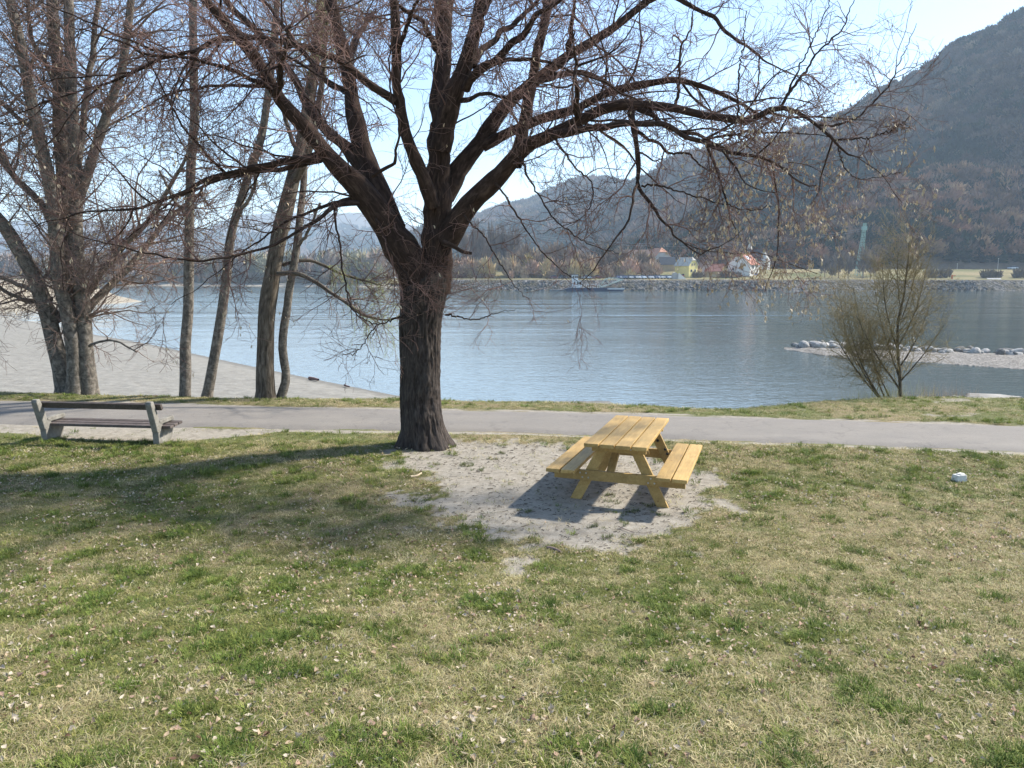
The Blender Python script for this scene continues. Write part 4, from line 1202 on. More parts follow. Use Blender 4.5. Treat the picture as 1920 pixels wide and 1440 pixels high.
# ---------------- four slim trees on the bank edge
w1 = [[(349, 752, 14, 0), (349, 738, 12.5, 0), (350, 690, 11.5, 0), (349, 640, 11, 0), (352, 560, 10.5, 0), (355, 470, 10, 0), (357, 380, 9.6, 0), (360, 300, 9.2, 0), (362, 200, 8.8, .1), (363, 100, 8.2, .1), (362, 0, 7.6, .2), (365, -150, 6, .3), (362, -330, 3, .4)],
      [(357, 420, 4.4, 0), (345, 400, 4, .1), (325, 370, 3.4, .3), (300, 320, 2.4, .5)]]
w2 = [[(384, 754, 14, 0), (387, 738, 12, 0), (394, 705, 11, 0), (401, 668, 10.6, 0), (416, 600, 10, 0), (425, 523, 9.6, 0), (431, 460, 9.2, 0), (441, 415, 9, 0), (466, 335, 8.4, .1), (486, 267, 8, .2), (499, 200, 7.4, .3), (508, 133, 7, .4), (514, 60, 6.4, .5), (520, 0, 6, .6), (530, -120, 4.4, .7), (535, -240, 2.6, .8)],
      [(440, 420, 4, 0), (450, 400, 3.8, -.2), (480, 340, 3.2, -.4), (477, 270, 2.4, -.6)]]
w3 = [[(497, 758, 25, 0), (497, 741, 21, 0), (496, 705, 18.5, 0), (497, 657, 18, 0), (503, 573, 17.5, 0), (514, 500, 17, 0), (524, 440, 16.5, 0), (534, 400, 16, 0), (549, 335, 14.5, .1), (562, 285, 13, .2), (572, 235, 12, .3), (582, 167, 11, .4), (596, 80, 10, .5), (603, 0, 9, .6), (610, -130, 7, .7), (605, -300, 4, .8)],
      [(549, 345, 10, .1), (563, 315, 9, -.1), (575, 290, 8, -.3), (590, 240, 7, -.5), (600, 170, 6, -.7), (608, 90, 5, -.9), (615, 0, 4, -1.1)],
      [(522, 512, 5, -.15), (545, 513, 4.8, -.3), (570, 517, 4.6, -.4), (597, 530, 4.2, -.5), (625, 551, 3.8, -.6), (657, 573, 3.2, -.7), (687, 592, 2.8, -.8), (725, 600, 2.2, -.9), (760, 590, 1.4, -1.0)],
      [(520, 500, 4, .15), (545, 492, 3.8, .2), (575, 488, 3.5, .3), (610, 498, 3.2, .4), (645, 515, 2.8, .5), (690, 527, 2.2, .6), (715, 535, 1.4, .7)],
      [(560, 290, 5, .2), (540, 240, 4.4, .5), (525, 170, 3.8, .8), (520, 90, 3, 1.1), (515, 10, 2, 1.4)]]
w4 = [[(522, 756, 12, .1), (527, 739, 10, .1), (535, 715, 9.2, .1), (536, 695, 9, .1), (529, 655, 8.8, .1), (530, 617, 8.6, .1), (540, 573, 8.4, .1), (547, 523, 8, .1), (556, 460, 7.6, .1), (562, 420, 7.4, .2), (567, 367, 7, .3), (571, 310, 6.4, .4), (580, 240, 6, .5), (590, 150, 5.2, .6), (600, 50, 4.4, .7), (605, -80, 3, .9)],
      [(553, 470, 4, .1), (567, 452, 3.6, 0), (580, 430, 3, -.1), (600, 380, 2.4, -.2)]]
sp_up = lambda d1=2.0: [('twigs', M['twig_grey'], None, dict(d1=d1*1.8, l1=(.5, 2.0), d2=5.0, l2=(.3, .8), d3=5.5, l3=(.12, .4), pull1=(0, 0, .06), pull2=(0, 0, -.02), thick=1.9, tmin=.42))]
weep = [('twigs', M['twig_grey'], None, dict(d1=3.2, l1=(.5, 1.8), d2=5, l2=(.3, .8), d3=5.5, l3=(.12, .4), pull1=(0, 0, .04), pull2=(0, 0, -.02), thick=1.9, tmin=.38)),
        ('hanging_shoots', M['twig_green'], [0, 1, 4], dict(d1=3.2, l1=(.6, 1.5), d2=5.5, l2=(.4, 1.1), d3=7, l3=(.08, .25), pull1=(0, 0, -.05), pull2=(0, 0, -.30), thick=1.6, tmin=.62)),
        ('hanging_shoots', M['twig_green'], [2, 3], dict(d1=9, l1=(.25, .7), d2=9, l2=(.3, .85), d3=8, l3=(.06, .2), pull1=(0, 0, -.10), pull2=(0, 0, -.32), thick=1.4, tmin=.45))]
make_tree('slim_tree', 'slim straight grey trunk standing upright between poplar clump and leaning trunk', w1, float(G(349, 739)[1]), M['bark_poplar'], sp_up(2.2), G(349, 739))
make_tree('slim_tree', 'slim grey trunk leaning towards the big linden, growing at the beach edge', w2, float(G(387, 740)[1]), M['bark_poplar'], sp_up(2.2), G(387, 740))
make_tree('willow_tree', 'stout furrowed willow trunk with hanging greenish shoots at the beach edge', w3, float(G(497, 742)[1]), M['bark_willow'], weep, G(497, 742))
make_tree('crooked_tree', 'thin crooked trunk bent outward right beside the stout willow', w4, float(G(530, 741)[1]), M['bark_poplar'], sp_up(1.6), G(530, 741))

# ---------------- young willow bush at the water's edge
BW_D = 17.6
def vstem(x0, y0, x1, y1, r, d0, d1, bow=0):
    return [(x0 + (x1 - x0) * u + bow * math.sin(u * 3.14), y0 + (y1 - y0) * u, r * (1 - .82 * u), d0 + (d1 - d0) * u) for u in (0, .15, .3, .5, .7, .85, 1)]
bwk = .50
bw = [[(1692, 765, 8.5, 0), (1690, 742, 7.5, 0), (1686, 700, 6.6, 0), (1682, 650, 5.8, 0), (1685, 600, 5, 0), (1693, 560, 4.4, 0), (1699, 520, 3.6, 0), (1703, 480, 2.6, 0), (1704, 447, 1.4, 0)],
      vstem(1690, 735, 1605, 590, 4.2, 0, -.4, -6), vstem(1686, 705, 1640, 540, 3.8, 0, .4, -6), vstem(1684, 660, 1655, 500, 3.2, 0, -.3, -8), vstem(1686, 690, 1745, 560, 3.6, 0, .3, 8),
      vstem(1684, 650, 1735, 510, 3, 0, -.3, 8), vstem(1688, 715, 1770, 610, 3.2, 0, -.5, 4), vstem(1690, 600, 1722, 480, 2.4, 0, .2, 4), vstem(1690, 590, 1684, 470, 2.2, 0, .2, -4),
      vstem(1655, 752, 1590, 590, 4.6, .2, 0, -12), vstem(1652, 750, 1560, 620, 4, .2, -.3, -6), vstem(1660, 752, 1630, 600, 3.6, .2, .5, -8), vstem(1650, 748, 1575, 560, 3.4, .2, .4, -16), vstem(1668, 745, 1600, 540, 3.2, .1, .2, -10)]
bw = [[(a_, b_, c_ * bwk, d_) for a_, b_, c_, d_ in s_] for s_ in bw]
specb = [('shoots', M['twig_olive'], None, dict(d1=15, l1=(.5, 1.4), d2=6.5, l2=(.25, .7), d3=7.0, l3=(.08, .28), pull1=(0, 0, .13), pull2=(0, 0, .06), thick=1.35, tmin=.12))]
make_tree('willow_bush', 'young many-stemmed willow with olive shoots at the water edge', bw, BW_D, M['bark_willow'], specb, P(1690, 745, BW_D))
# ================================================================== picnic table
def wood_mat(name, dark, lite, knot=(0.20, 0.10, 0.03)):
    t = NT(name)
    tc = t.n('ShaderNodeTexCoord')
    oi = t.n('ShaderNodeObjectInfo')
    va = t.n('ShaderNodeVectorMath', operation='ADD')
    t.l(tc.outputs['Object'], va.inputs[0])
    t.l(oi.outputs['Random'], va.inputs[1])
    mp = t.n('ShaderNodeMapping'); mp.inputs['Scale'].default_value = (14, 1.1, 14)
    t.l(va.outputs[0], mp.inputs[0])
    g = t.noise(mp.outputs[0], 2.2, 6, 0.65, 0.8)
    mp2 = t.n('ShaderNodeMapping'); mp2.inputs['Scale'].default_value = (2.5, 1.0, 2.5)
    t.l(va.outputs[0], mp2.inputs[0])
    g2 = t.noise(mp2.outputs[0], 2.4, 4, 0.6)
    c = t.ramp(g, [(0.3, dark), (0.7, lite)])
    c = t.mix(0.5, c, t.ramp(g2, [(0.3, (0.62, 0.60, 0.56)), (0.7, (1.18, 1.15, 1.10))]), 'MULTIPLY')
    vo = t.n('ShaderNodeTexVoronoi'); vo.inputs['Scale'].default_value = 3.4
    mp3 = t.n('ShaderNodeMapping'); mp3.inputs['Scale'].default_value = (2.0, 1.0, 2.0)
    t.l(va.outputs[0], mp3.inputs[0]); t.l(mp3.outputs[0], vo.inputs['Vector'])
    kn = t.ramp(vo.outputs['Distance'], [(0.04, (0.8, 0.8, 0.8)), (0.10, (0, 0, 0))])
    c = t.mix(1.0, c, t.ramp(oi.outputs['Random'], [(0.0, (0.82, 0.80, 0.76)), (1.0, (1.12, 1.10, 1.08))]), 'MULTIPLY')
    t.color(t.mix(kn, c, knot))
    t.set(Roughness=0.62, Specular_IOR_Level=0.35)
    t.normal(t.bump(g, 0.35, 0.004))
    return t.m
M['pine'] = wood_mat('pressure_treated_pine', (0.34, 0.215, 0.068), (0.50, 0.345, 0.13))
M['steel'] = plain('zinc_bolt', (0.55, 0.56, 0.57), 0.35, 0.1, 8, metallic=0.9)
M['black_cap'] = plain('black_plastic', (0.012, 0.012, 0.014), 0.45, 0.2, 8)

TX, TY = 1.205, 8.44
TAX = math.atan2(0.333, 0.943)            # table's long axis, turned from +Y towards +X
tbl = empty('picnic_table', (TX, TY, float(lawn_z(TX + .3, TY + .9)) - 0.015), -TAX)
tag(tbl, 'new yellow pine picnic table with two attached bench seats on bare sandy soil', 'table')
Lt, zt, zs = 1.93, 0.775, 0.43
def plank(name, x, z, w, y0=0.0, y1=Lt, th=0.045):
    b = MB().box((0, 0, 0), (w, y1 - y0, th))
    o = b.build(name, M['pine'], tbl, bevel=0.005)
    o.location = (x, (y0 + y1) / 2, z - th / 2)
    return o
for i in range(4):
    plank('tabletop_plank', -0.2865 + i * 0.191, zt, 0.172)
for s_ in (-1, 1):
    for k in range(2):
        o = plank('seat_plank', s_ * (0.57 + k * 0.187), zs, 0.170)
        if s_ == -1 and k == 1: pass
for yf in (0.30, Lt - 0.30):
    fr = 1 if yf < 1 else -1
    for s_ in (-1, 1):                     # splayed leg
        b = MB()
        top, bot = (s_ * 0.17, zt - 0.05), (s_ * 0.55, -0.03)
        d = np.array([bot[0] - top[0], bot[1] - top[1]]); d = d / np.linalg.norm(d)
        wl = 0.125
        hx = wl / 2 / abs(d[1])
        prof = [(top[0] - hx, top[1]), (top[0] + hx, top[1]), (bot[0] + hx, bot[1]), (bot[0] - hx, bot[1])]
        V = [(p[0], yy, p[1]) for yy in (-0.0225, 0.0225) for p in prof]
        b.add(V, [(0, 1, 2, 3), (7, 6, 5, 4)] + [(i, 4 + i, 4 + (i + 1) % 4, (i + 1) % 4) for i in range(4)])
        lg = b.build('leg', M['pine'], tbl, bevel=0.004)
        lg.location = (0, yf, 0)
        # black caps on the inner face near the table top
        for q_ in range(2):
            cp = MB().cyl((s_ * (0.235 + 0.035 * q_), yf + fr * 0.0230, 0.585 - 0.07 * q_), (s_ * (0.235 + 0.035 * q_), yf + fr * 0.034, 0.585 - 0.07 * q_), 0.021, 0.017, 12).build('bolt_cap', M['black_cap'], lg)
            cp.location = (0, -yf, 0)
            cp = MB().cyl((s_ * (0.345 + 0.03 * q_) + 0.03, yf + fr * 0.0230, 0.40 - 0.06 * q_), (s_ * (0.345 + 0.03 * q_) + 0.03, yf + fr * 0.034, 0.40 - 0.06 * q_), 0.019, 0.016, 12).build('bolt_cap', M['black_cap'], lg)
            cp.location = (0, -yf, 0)
    yb = yf - fr * 0.047                   # seat bearer outside the legs
    be = MB().box((0, 0, 0), (1.60, 0.045, 0.125)).build('seat_bearer', M['pine'], tbl, bevel=0.005)
    be.location = (0, yb, zs - 0.045 - 0.0635)
    for s_ in (-1, 1):
        for q_ in range(4):
            bx_ = s_ * (0.40 + 0.018) + (q_ % 2 - 0.5) * 0.075 + (-s_) * (q_ // 2 - .5) * 0.03
            bz_ = zs - 0.108 + (0.5 - q_ // 2) * 0.055
            bo = MB().cyl((bx_, yb - fr * 0.0226, bz_), (bx_, yb - fr * 0.030, bz_), 0.012, 0.009, 10).build('bolt', M['steel'], be)
            bo.location = (0, -yb, -(zs - 0.045 - 0.0635))
    tb = MB().box((0, 0, 0), (0.66, 0.045, 0.095)).build('top_bearer', M['pine'], tbl, bevel=0.005)
    tb.location = (0, yb, zt - 0.045 - 0.0485)
    for q_ in range(4):
        bx_ = (-0.19, -0.11, 0.15, 0.23)[q_]
        bo = MB().cyl((bx_, yb - fr * 0.0226, zt - 0.09), (bx_, yb - fr * 0.030, zt - 0.09), 0.011, 0.009, 10).build('bolt', M['steel'], tb)
        bo.location = (0, -yb, -(zt - 0.045 - 0.0485))
for s_ in (-1, 1):
    br = MB().beam((s_ * 0.0, 0.0, 0.0), (0, 0.62, 0.34), 0.095, 0.045).build('brace', M['pine'], tbl, bevel=0.004)
    br.location = (s_ * 0.12, 0.34 if s_ < 0 else Lt - 0.34, zt - 0.44)
    if s_ > 0: br.rotation_euler = (0, 0, math.pi)

# ================================================================== bench with concrete ends
t = NT('weathered_concrete')
v = t.coords()
n1 = t.noise(v, 7, 6, 0.7); n2 = t.noise(v, 60, 4, 0.7)
c = t.ramp(n1, [(0.3, (0.13, 0.12, 0.10)), (0.55, (0.235, 0.22, 0.19)), (0.75, (0.31, 0.295, 0.26))])
t.color(t.mix(t.ramp(n2, [(0.55, (0, 0, 0)), (0.7, (0.5, 0.5, 0.5))]), c, (0.15, 0.14, 0.11)))
t.set(Roughness=0.95, Specular_IOR_Level=0.1)
t.normal(t.bump(t.math('ADD', n1, t.math('MULTIPLY', n2, .5)), 0.7, 0.012))
M['concrete'] = t.m
M['slat'] = wood_mat('grey_brown_slat', (0.062, 0.050, 0.046), (0.135, 0.112, 0.104), (0.04, 0.03, 0.025))
bl, br_ = G(82, 827), G(296, 833)
bdir = (br_ - bl)[:2]; blen = float(np.linalg.norm(bdir)); brz = math.atan2(bdir[1], bdir[0])
bc = (bl + br_) / 2
bench = empty('park_bench', (float(bc[0]), float(bc[1]), float(lawn_z(bc[0], bc[1])) - 0.02), brz)
tag(bench, 'old park bench with concrete ends and dark wooden slats facing the path', 'bench')
# side profile in (y away from the lawn viewer, z): leaning back post, seat arm, tapered foot
PROF_FOOT = [(0.00, -0.05), (0.30, -0.05), (0.44, 0.33), (0.47, 0.372), (0.02, 0.335), (-0.03, 0.30)]
for s_ in (-1, 1):
    e_ = empty_part = None
    b = MB()
    b.prism([(-0.01, -0.05), (0.30, -0.05), (0.40, 0.15), (0.46, 0.285), (0.05, 0.26), (-0.02, 0.24)], 0.11)
    cs = b.build('support', M['concrete'], bench, bevel=0.012)
    cs.location = (s_ * blen / 2 - s_ * 0.02, 0, 0)
    po = MB().prism([(-0.03, 0.22), (0.085, 0.24), (0.0, 0.55), (-0.085, 0.755), (-0.155, 0.745), (-0.165, 0.70)], 0.105).build('post', M['concrete'], bench, bevel=0.014)
    po.location = cs.location
    ar = MB().prism([(0.05, 0.335), (0.06, 0.405), (0.44, 0.43), (0.47, 0.40), (0.46, 0.35)], 0.10).build('armrest', M['concrete'], bench, bevel=0.014)
    ar.location = cs.location
    st = MB().box((0, 0.075, 0.30), (0.10, 0.09, 0.12)).build('armrest_block', M['concrete'], bench)
    st.location = cs.location
for k in range(3):
    sl = MB().box((0, 0, 0), (blen + 0.26, 0.105, 0.045)).build('seat_slat', M['slat'], bench, bevel=0.004)
    sl.location = (0.05, 0.145 + k * 0.128, 0.292 + k * 0.010)
    sl.rotation_euler = (0.08, 0, 0)
bs = MB().box((0, 0, 0), (blen + 0.12, 0.05, 0.105)).build('back_slat', M['slat'], bench, bevel=0.004)
bs.location = (0.045, 0.010, 0.645)
bs.rotation_euler = (0.38, 0, 0)

# ================================================================== small things on the near side
def rock_obj(name, seed, loc, size, mat, parent=None, sub=2, flat=.65):
    me = rock(seed, sub, flat)
    o = link(name, me, mat, parent, True)
    o.location = loc
    o.scale = size
    o.rotation_euler = (0, 0, seed * 1.3)
    return o
M['white_stone'] = plain('white_stone', (0.62, 0.60, 0.55), 0.9, 0.15, 14, bump=0.01)
c = G(1798, 902)
wb = MB().box((0, 0, 0.05), (0.17, 0.115, 0.10), Matrix.Rotation(0.3, 3, 'Z'), taper=0.85).box((0.015, 0.005, 0.106), (0.10, 0.07, 0.016), Matrix.Rotation(0.5, 3, 'Z')).build('stone_block', M['white_stone'], None, bevel=0.014)
wb.location = (c[0], c[1], float(lawn_z(c[0], c[1])) - 0.012)
tag(wb, 'small chipped white stone block lying alone on the lawn', 'stone')

def stick(name, pts, r, mat, label, cat='stick', group=None, n=14):
    a, rr_ = resample(pts, np.linspace(r, r * .6, len(pts)), n)
    o = link(name, tubes(name, [(a[None], rr_[None], 7)]), mat)
    tag(o, label, cat, group)
    return o
def gz(px, py, dz=0.0, z=0.0):
    p = G(px, py, z)
    p[2] = float(lawn_z(p[0], p[1])) + dz
    return p
stick('dead_stick', [gz(1026, 1028, .012), gz(1038, 1031, .02), gz(1052, 1037, .015)], .018, M['twig_grey'], 'short thick grey stick in the grass in front of the bare soil patch')
stick('dead_stick', [gz(1160, 985, -.006), gz(1174, 992, -.002), gz(1190, 998, -.004)], .005, M['twig_grey'], 'thin dark twig on the sandy soil in front of the picnic table')
stick('dead_stick', [gz(770, 895, .01), gz(782, 893, .012), gz(790, 888, .008)], .02, M['bract'], 'pale peeled bit of wood at the soil edge near the linden')
stick('dead_stick', [gz(560, 885, .02), gz(575, 880, .03), gz(590, 879, .02)], .008, M['twig_grey'], 'thin dark stick in the shaded grass beneath the linden')
bz_ = lambda px, py: G(px, py, WATER + .12)
stick('drift_log', [bz_(580, 709), bz_(588, 710), bz_(597, 712)], .09, M['twig_red'], 'dark drift log lying at the waterline behind the willows', 'log')
stick('drift_log', [bz_(646, 722), bz_(651, 724), bz_(655, 725)], .05, M['twig_red'], 'small dark drift stick at the waterline between willow and linden', 'log')
for px_, py_, sd, lab in ((262, 736, 3, 'dark clod on the verge behind the bench, close to the bigger one'), (289, 737, 5, 'rounded dark clod on the grass verge right of its smaller neighbour')):
    p = gz(px_, py_, .03)
    lab = 'small dark clod of earth on the grass verge behind the bench'
    o = rock_obj('earth_clod', sd, p, (.16, .12, .16), M['twig_red'])
    tag(o, lab, 'clod', 'clods on the verge')

# weathered boards lying at the bank edge
M['old_board'] = plain('old_board', (0.27, 0.25, 0.22), 0.9, 0.25, 6, bump=.01)
pd = P(1845, 742, 17.3)
pal = empty('wooden_landing', (float(pd[0]), float(pd[1]), float(pd[2]) - .05), .05)
tag(pal, 'low weathered plank landing at the bank edge beside the willow', 'landing')
for k in range(5):
    o = MB().box((0, 0, 0), (1.35 - .12 * k, .13, .035)).build('plank', M['old_board'], pal, bevel=.004)
    o.location = (.06 * k, -.30 + .145 * k, .03)
    o.rotation_euler = (0, .02 * (k - 2), .03 * (k % 2))
for sx in (-.5, .5):
    o = MB().box((0, 0, 0), (.09, .72, .07)).build('joist', M['old_board'], pal)
    o.location = (sx, 0, -.03)

# ---------------- gravel spit with a row of boulders
sh = lambda L_, z: [G(a, b, z) for a, b in L_]
top = np.array(sh([(1470, 652), (1560, 655), (1680, 660), (1800, 665), (1920, 668), (2060, 671), (2300, 674)], WATER))
bot = np.array(sh([(1470, 655), (1540, 667), (1640, 676), (1740, 681), (1850, 689), (1920, 694), (2060, 702)], WATER) + [np.array([60.0, 38.5, WATER])])
u = np.linspace(0, 1, 150)
def al(q, u):
    s = np.concatenate([[0], np.cumsum(np.linalg.norm(np.diff(q, axis=0), axis=1))]); s /= s[-1]
    return np.stack([np.interp(u, s, q[:, k]) for k in range(3)], -1)
TA, BA = al(top, u), al(bot, u)
kk = np.linspace(-.12, 1.12, 36)
XX = BA[None, :, 0] + (TA - BA)[None, :, 0] * kk[:, None]
YY = BA[None, :, 1] + (TA - BA)[None, :, 1] * kk[:, None]
kc = np.clip(kk, 0, 1)
ZZ = WATER - .25 + (.25 + .17 * np.sin(kc * np.pi * .62 + .0))[:, None] * sstep(0, .05, kc)[:, None] * np.ones(150)[None]
ZZ = np.where((kk < 0)[:, None] | (kk > 1)[:, None], WATER - .3, ZZ)
ZZ *= 1
ZZ = WATER + (ZZ - WATER) * sstep(-.01, .08, u)[None]
ZZ += .10 * (fbm(XX * 1.3, YY * 1.3, 0, 3) - .5)
t = NT('gravel')
v = t.coords()
vo = t.n('ShaderNodeTexVoronoi'); vo.inputs['Scale'].default_value = 9; t.l(v, vo.inputs['Vector'])
n1 = t.noise(v, 1.2, 5, 0.7)
c = t.ramp(vo.outputs['Color'], [(0.1, (0.11, 0.10, 0.088)), (0.5, (0.20, 0.185, 0.165)), (0.9, (0.31, 0.29, 0.265))])
t.color(t.mix(0.6, c, t.ramp(n1, [(0.3, (0.75, 0.75, 0.75)), (0.7, (1.15, 1.13, 1.1))]), 'MULTIPLY'))
t.set(Roughness=.95, Specular_IOR_Level=.1)
t.normal(t.bump(vo.outputs['Distance'], 1.0, .06))
spit = link('gravel_spit', grid_mesh('gravel_spit', XX, YY, ZZ), t.m, None, True)
tag(spit, 'low gravel spit reaching into the river behind the willow bush', kind='structure')
stone_mats = [plain('boulder_a', (0.32, 0.305, 0.28), .95, .3, 3, bump=.04), plain('boulder_b', (0.17, 0.16, 0.145), .95, .3, 3, bump=.04), plain('boulder_c', (0.36, 0.34, 0.31), .95, .2, 3, bump=.04)]
smesh = []
for i in range(9):
    me = rock(200 + i, 2, .75); me.materials.append(stone_mats[i % 3]); me.polygons.foreach_set('use_smooth', np.zeros(len(me.polygons), bool)); smesh.append(me)
g = np.random.default_rng(21)
for i in range(190):
    uu = .02 + .72 * g.random()
    p = al(top, np.array([uu]))[0] + np.array([g.normal() * .2, g.normal() * .35 - .2, 0])
    sz = .26 + .42 * g.random() ** 1.7
    o = link('stone', smesh[i % 9], None, spit)
    o.location = (p[0], p[1], WATER + .12 + .18 * g.random())
    o.scale = (sz * (.8 + .9 * g.random() ** 2), sz * (.7 + .5 * g.random()), sz * (.7 + .6 * g.random()))
    o.rotation_euler = (g.random() * .5, g.random() * .5, g.random() * 6.28)
# ================================================================== across the river: ferry, village, pylon, cars
WALLS = {'white': plain('white_plaster', (0.66, 0.64, 0.58), .9, .1, .6), 'yellow': plain('yellow_plaster', (0.74, 0.62, 0.24), .9, .12, .6), 'ochre': plain('ochre_plaster', (0.42, 0.31, 0.18), .9, .15, .6),
         'pink': plain('pink_plaster', (0.50, 0.38, 0.32), .9, .12, .6), 'grey': plain('grey_plaster', (0.36, 0.35, 0.33), .9, .12, .6)}
ROOFS = {'red': plain('red_tiles', (0.40, 0.17, 0.115), .85, .22, 1.5), 'slate': plain('slate_roof', (0.055, 0.058, 0.065), .7, .2, 1.5), 'brown': plain('brown_tiles', (0.20, 0.125, 0.09), .85, .2, 1.5),
         'shingle': plain('pale_shingles', (0.42, 0.40, 0.35), .85, .15, 1.5), 'orange': plain('orange_tiles', (0.45, 0.22, 0.13), .85, .2, 1.5)}
M['glass_dark'] = plain('dark_glass', (0.02, 0.022, 0.026), .15, .1, 1, spec=.6)
M['window_frame'] = plain('window_frame', (0.55, 0.52, 0.46), .8, .1, 2)
M['skylight'] = plain('skylight_glass', (0.78, 0.80, 0.82), .12, .05, 1, spec=.8)

def ground_far(x, y):
    dg = y - np.interp(x, [p[0] for p in RB], [p[1] for p in RB]) - 6.2
    return float(np.interp(dg, [0, 2, 8, 22, 32, 40, 52, 75, 150], [1.85, 2.05, 2.25, 2.5, 3.2, 5.2, 6.6, 7.2, 9.5]))

def house(name, label, px, D, wid, dep, wh, rh, rz, wall, roof, wins_front=(), wins_side=(), hip=0.0, dz=0.0, chimney=None, skylight=None, z0=None):
    """gable on the local -y side, ridge along local y"""
    x, y = gx(px, D), D
    zb = (ground_far(x, y) if z0 is None else z0) - .3 + dz
    root = empty(name, (x, y, zb), rz)
    tag(root, label, 'house', None)
    b = MB()
    h2 = wh + rh * (1 - hip)
    wx = wid / 2 * hip
    V, F = [], []
    prof = [(-wid / 2, -1.0), (wid / 2, -1.0), (wid / 2, wh), (wx, h2), (-wx, h2), (-wid / 2, wh)] if hip else [(-wid / 2, -1.0), (wid / 2, -1.0), (wid / 2, wh), (0, wh + rh), (-wid / 2, wh)]
    n = len(prof)
    V = [(p[0], yy, p[1]) for yy in (-dep / 2, dep / 2) for p in prof]
    F = [tuple(range(n)), tuple(reversed(range(n, 2 * n)))] + [(i, n + i, n + (i + 1) % n, (i + 1) % n) for i in range(n)]
    b.add(V, F)
    b.build('wall', WALLS[wall], root)
    r = MB()
    ov = .35
    for s_ in (-1, 1):
        e = Vector((s_ * (wid / 2 + ov), 0, wh - ov * rh / (wid / 2)))
        tp = Vector((0, 0, wh + rh))
        nrm = Vector((s_ * rh, 0, wid / 2)).normalized() * .16
        y0, y1 = -dep / 2 - ov, dep / 2 + ov
        yi0, yi1 = (y0 + wid / 2 * hip * .9, y1 - wid / 2 * hip * .9) if hip else (y0, y1)
        q = [Vector((e.x, y0, e.z)), Vector((e.x, y1, e.z)), Vector((tp.x, yi1, tp.z)), Vector((tp.x, yi0, tp.z))]
        if hip:
            m0, m1 = Vector((s_ * wx * 1.05, y0, h2 + .02)), Vector((s_ * wx * 1.05, y1, h2 + .02))
            q = [q[0], q[1], m1, q[2], q[3], m0]
        k = len(q)
        Vv = [p + nrm * .1 for p in q] + [p + nrm for p in q]
        Ff = [tuple(range(k)), tuple(reversed(range(k, 2 * k)))] + [(i, k + i, k + (i + 1) % k, (i + 1) % k) for i in range(k)]
        r.add(Vv, Ff)
    if hip:
        for sy in (-1, 1):
            yy = sy * (dep / 2 + ov)
            q = [Vector((-wx * 1.05, yy, h2 + .05)), Vector((wx * 1.05, yy, h2 + .05)), Vector((0, yy - sy * wid / 2 * hip * .9, wh + rh + .12))]
            q2 = [p + Vector((0, sy * .02, .15)) for p in q]
            r.add(q + q2, [(0, 1, 2), (5, 4, 3), (0, 3, 4, 1), (1, 4, 5, 2), (2, 5, 3, 0)])
    ro = r.build('roof', ROOFS[roof], root)
    if chimney:
        MB().box((chimney[0], chimney[1], wh + rh * .9), (.7, .7, 1.6)).build('chimney', WALLS['grey'], ro)
    if skylight:
        cx0, ly, ww, hh = skylight
        sl = math.atan2(rh, wid / 2)
        o = MB().box((0, 0, 0), (hh, ww, .1)).build('skylight', M['skylight'], ro)
        o.location = (cx0, ly, wh + rh * (1 - abs(cx0) / (wid / 2)) + .24)
        o.rotation_euler = (0, sl if cx0 > 0 else -sl, 0)
    def win(side, a, z, w, h):
        fr = MB()
        if side == 'f':
            fr.box((a, -dep / 2 - .03, z), (w + .25, .06, h + .25)); ps, pc = (w, .05, h), (a, -dep / 2 - .05, z)
        else:
            fr.box((wid / 2 + .03, a, z), (.06, w + .25, h + .25)); ps, pc = (.05, w, h), (wid / 2 + .05, a, z)
        f_ = fr.build('window', M['window_frame'], root)
        MB().box(pc, ps).build('pane', M['glass_dark'], f_)
    for w_ in wins_front: win('f', *w_)
    for w_ in wins_side: win('s', *w_)
    return root

# gable looks towards the viewer's left, long lit wall to the right
wh_ = house('white_house', 'white gabled house with red roof and bright skylight in front of the church', 1393, 335, 10.5, 9.5, 4.2, 5.0, R(-42), 'white', 'red', wins_front=[(-1.2, 5.8, .8, 1.1), (-2.6, 2.2, .9, 1.2), (1.8, 2.2, .9, 1.2)], wins_side=[(-2.6, 3.0, .9, 1.3), (-1.2, 3.0, .9, 1.3), (-2.6, .6, 1.3, 1.2), (2.8, 1.2, .8, 1.1)], hip=.28, chimney=(0.6, 1.5), skylight=(2.4, -1.2, 3.4, 2.0))
house('yellow_house', 'tall narrow yellow house with a clipped gable and small windows', 1286, 328, 5.6, 8, 5.4, 3.4, R(36), 'yellow', 'shingle', wins_front=[(-.9, 5.6, .55, .9), (.5, 5.6, .55, .9), (-1.2, 3.0, .9, 1.0), (1.2, 3.0, .9, 1.0), (0, .8, .9, 1.2)], hip=.42)
house('low_house', 'low ochre farmhouse with pale red roof beside the white house', 1340, 330, 6.5, 7.0, 2.6, 3.0, R(62), 'ochre', 'red', wins_front=[(0, 1.2, .9, 1.0)], wins_side=[(-1.5, 1.2, .8, .9), (1.5, 1.2, .8, .9)])
house('low_house', 'small pink-walled house with brown roof next to the ochre farmhouse', 1319, 333, 4.8, 7.0, 3.2, 3.0, R(10), 'pink', 'brown', wins_front=[(0, 1.4, .8, 1.0)])
house('barn', 'long dark-roofed ochre barn left of the yellow house', 1250, 345, 5.6, 6.6, 3.2, 3.2, R(84), 'ochre', 'slate', wins_side=[(-2, 1.4, 1.0, 1.2), (2, 1.4, 1.0, 1.2)])
house('farmhouse', 'large brown-roofed farmhouse behind the car park trees', 1196, 372, 12, 14, 5.0, 4.6, R(70), 'grey', 'brown', wins_side=[(-3, 2.5, 1.0, 1.3), (0, 2.5, 1.0, 1.3), (3, 2.5, 1.0, 1.3)])
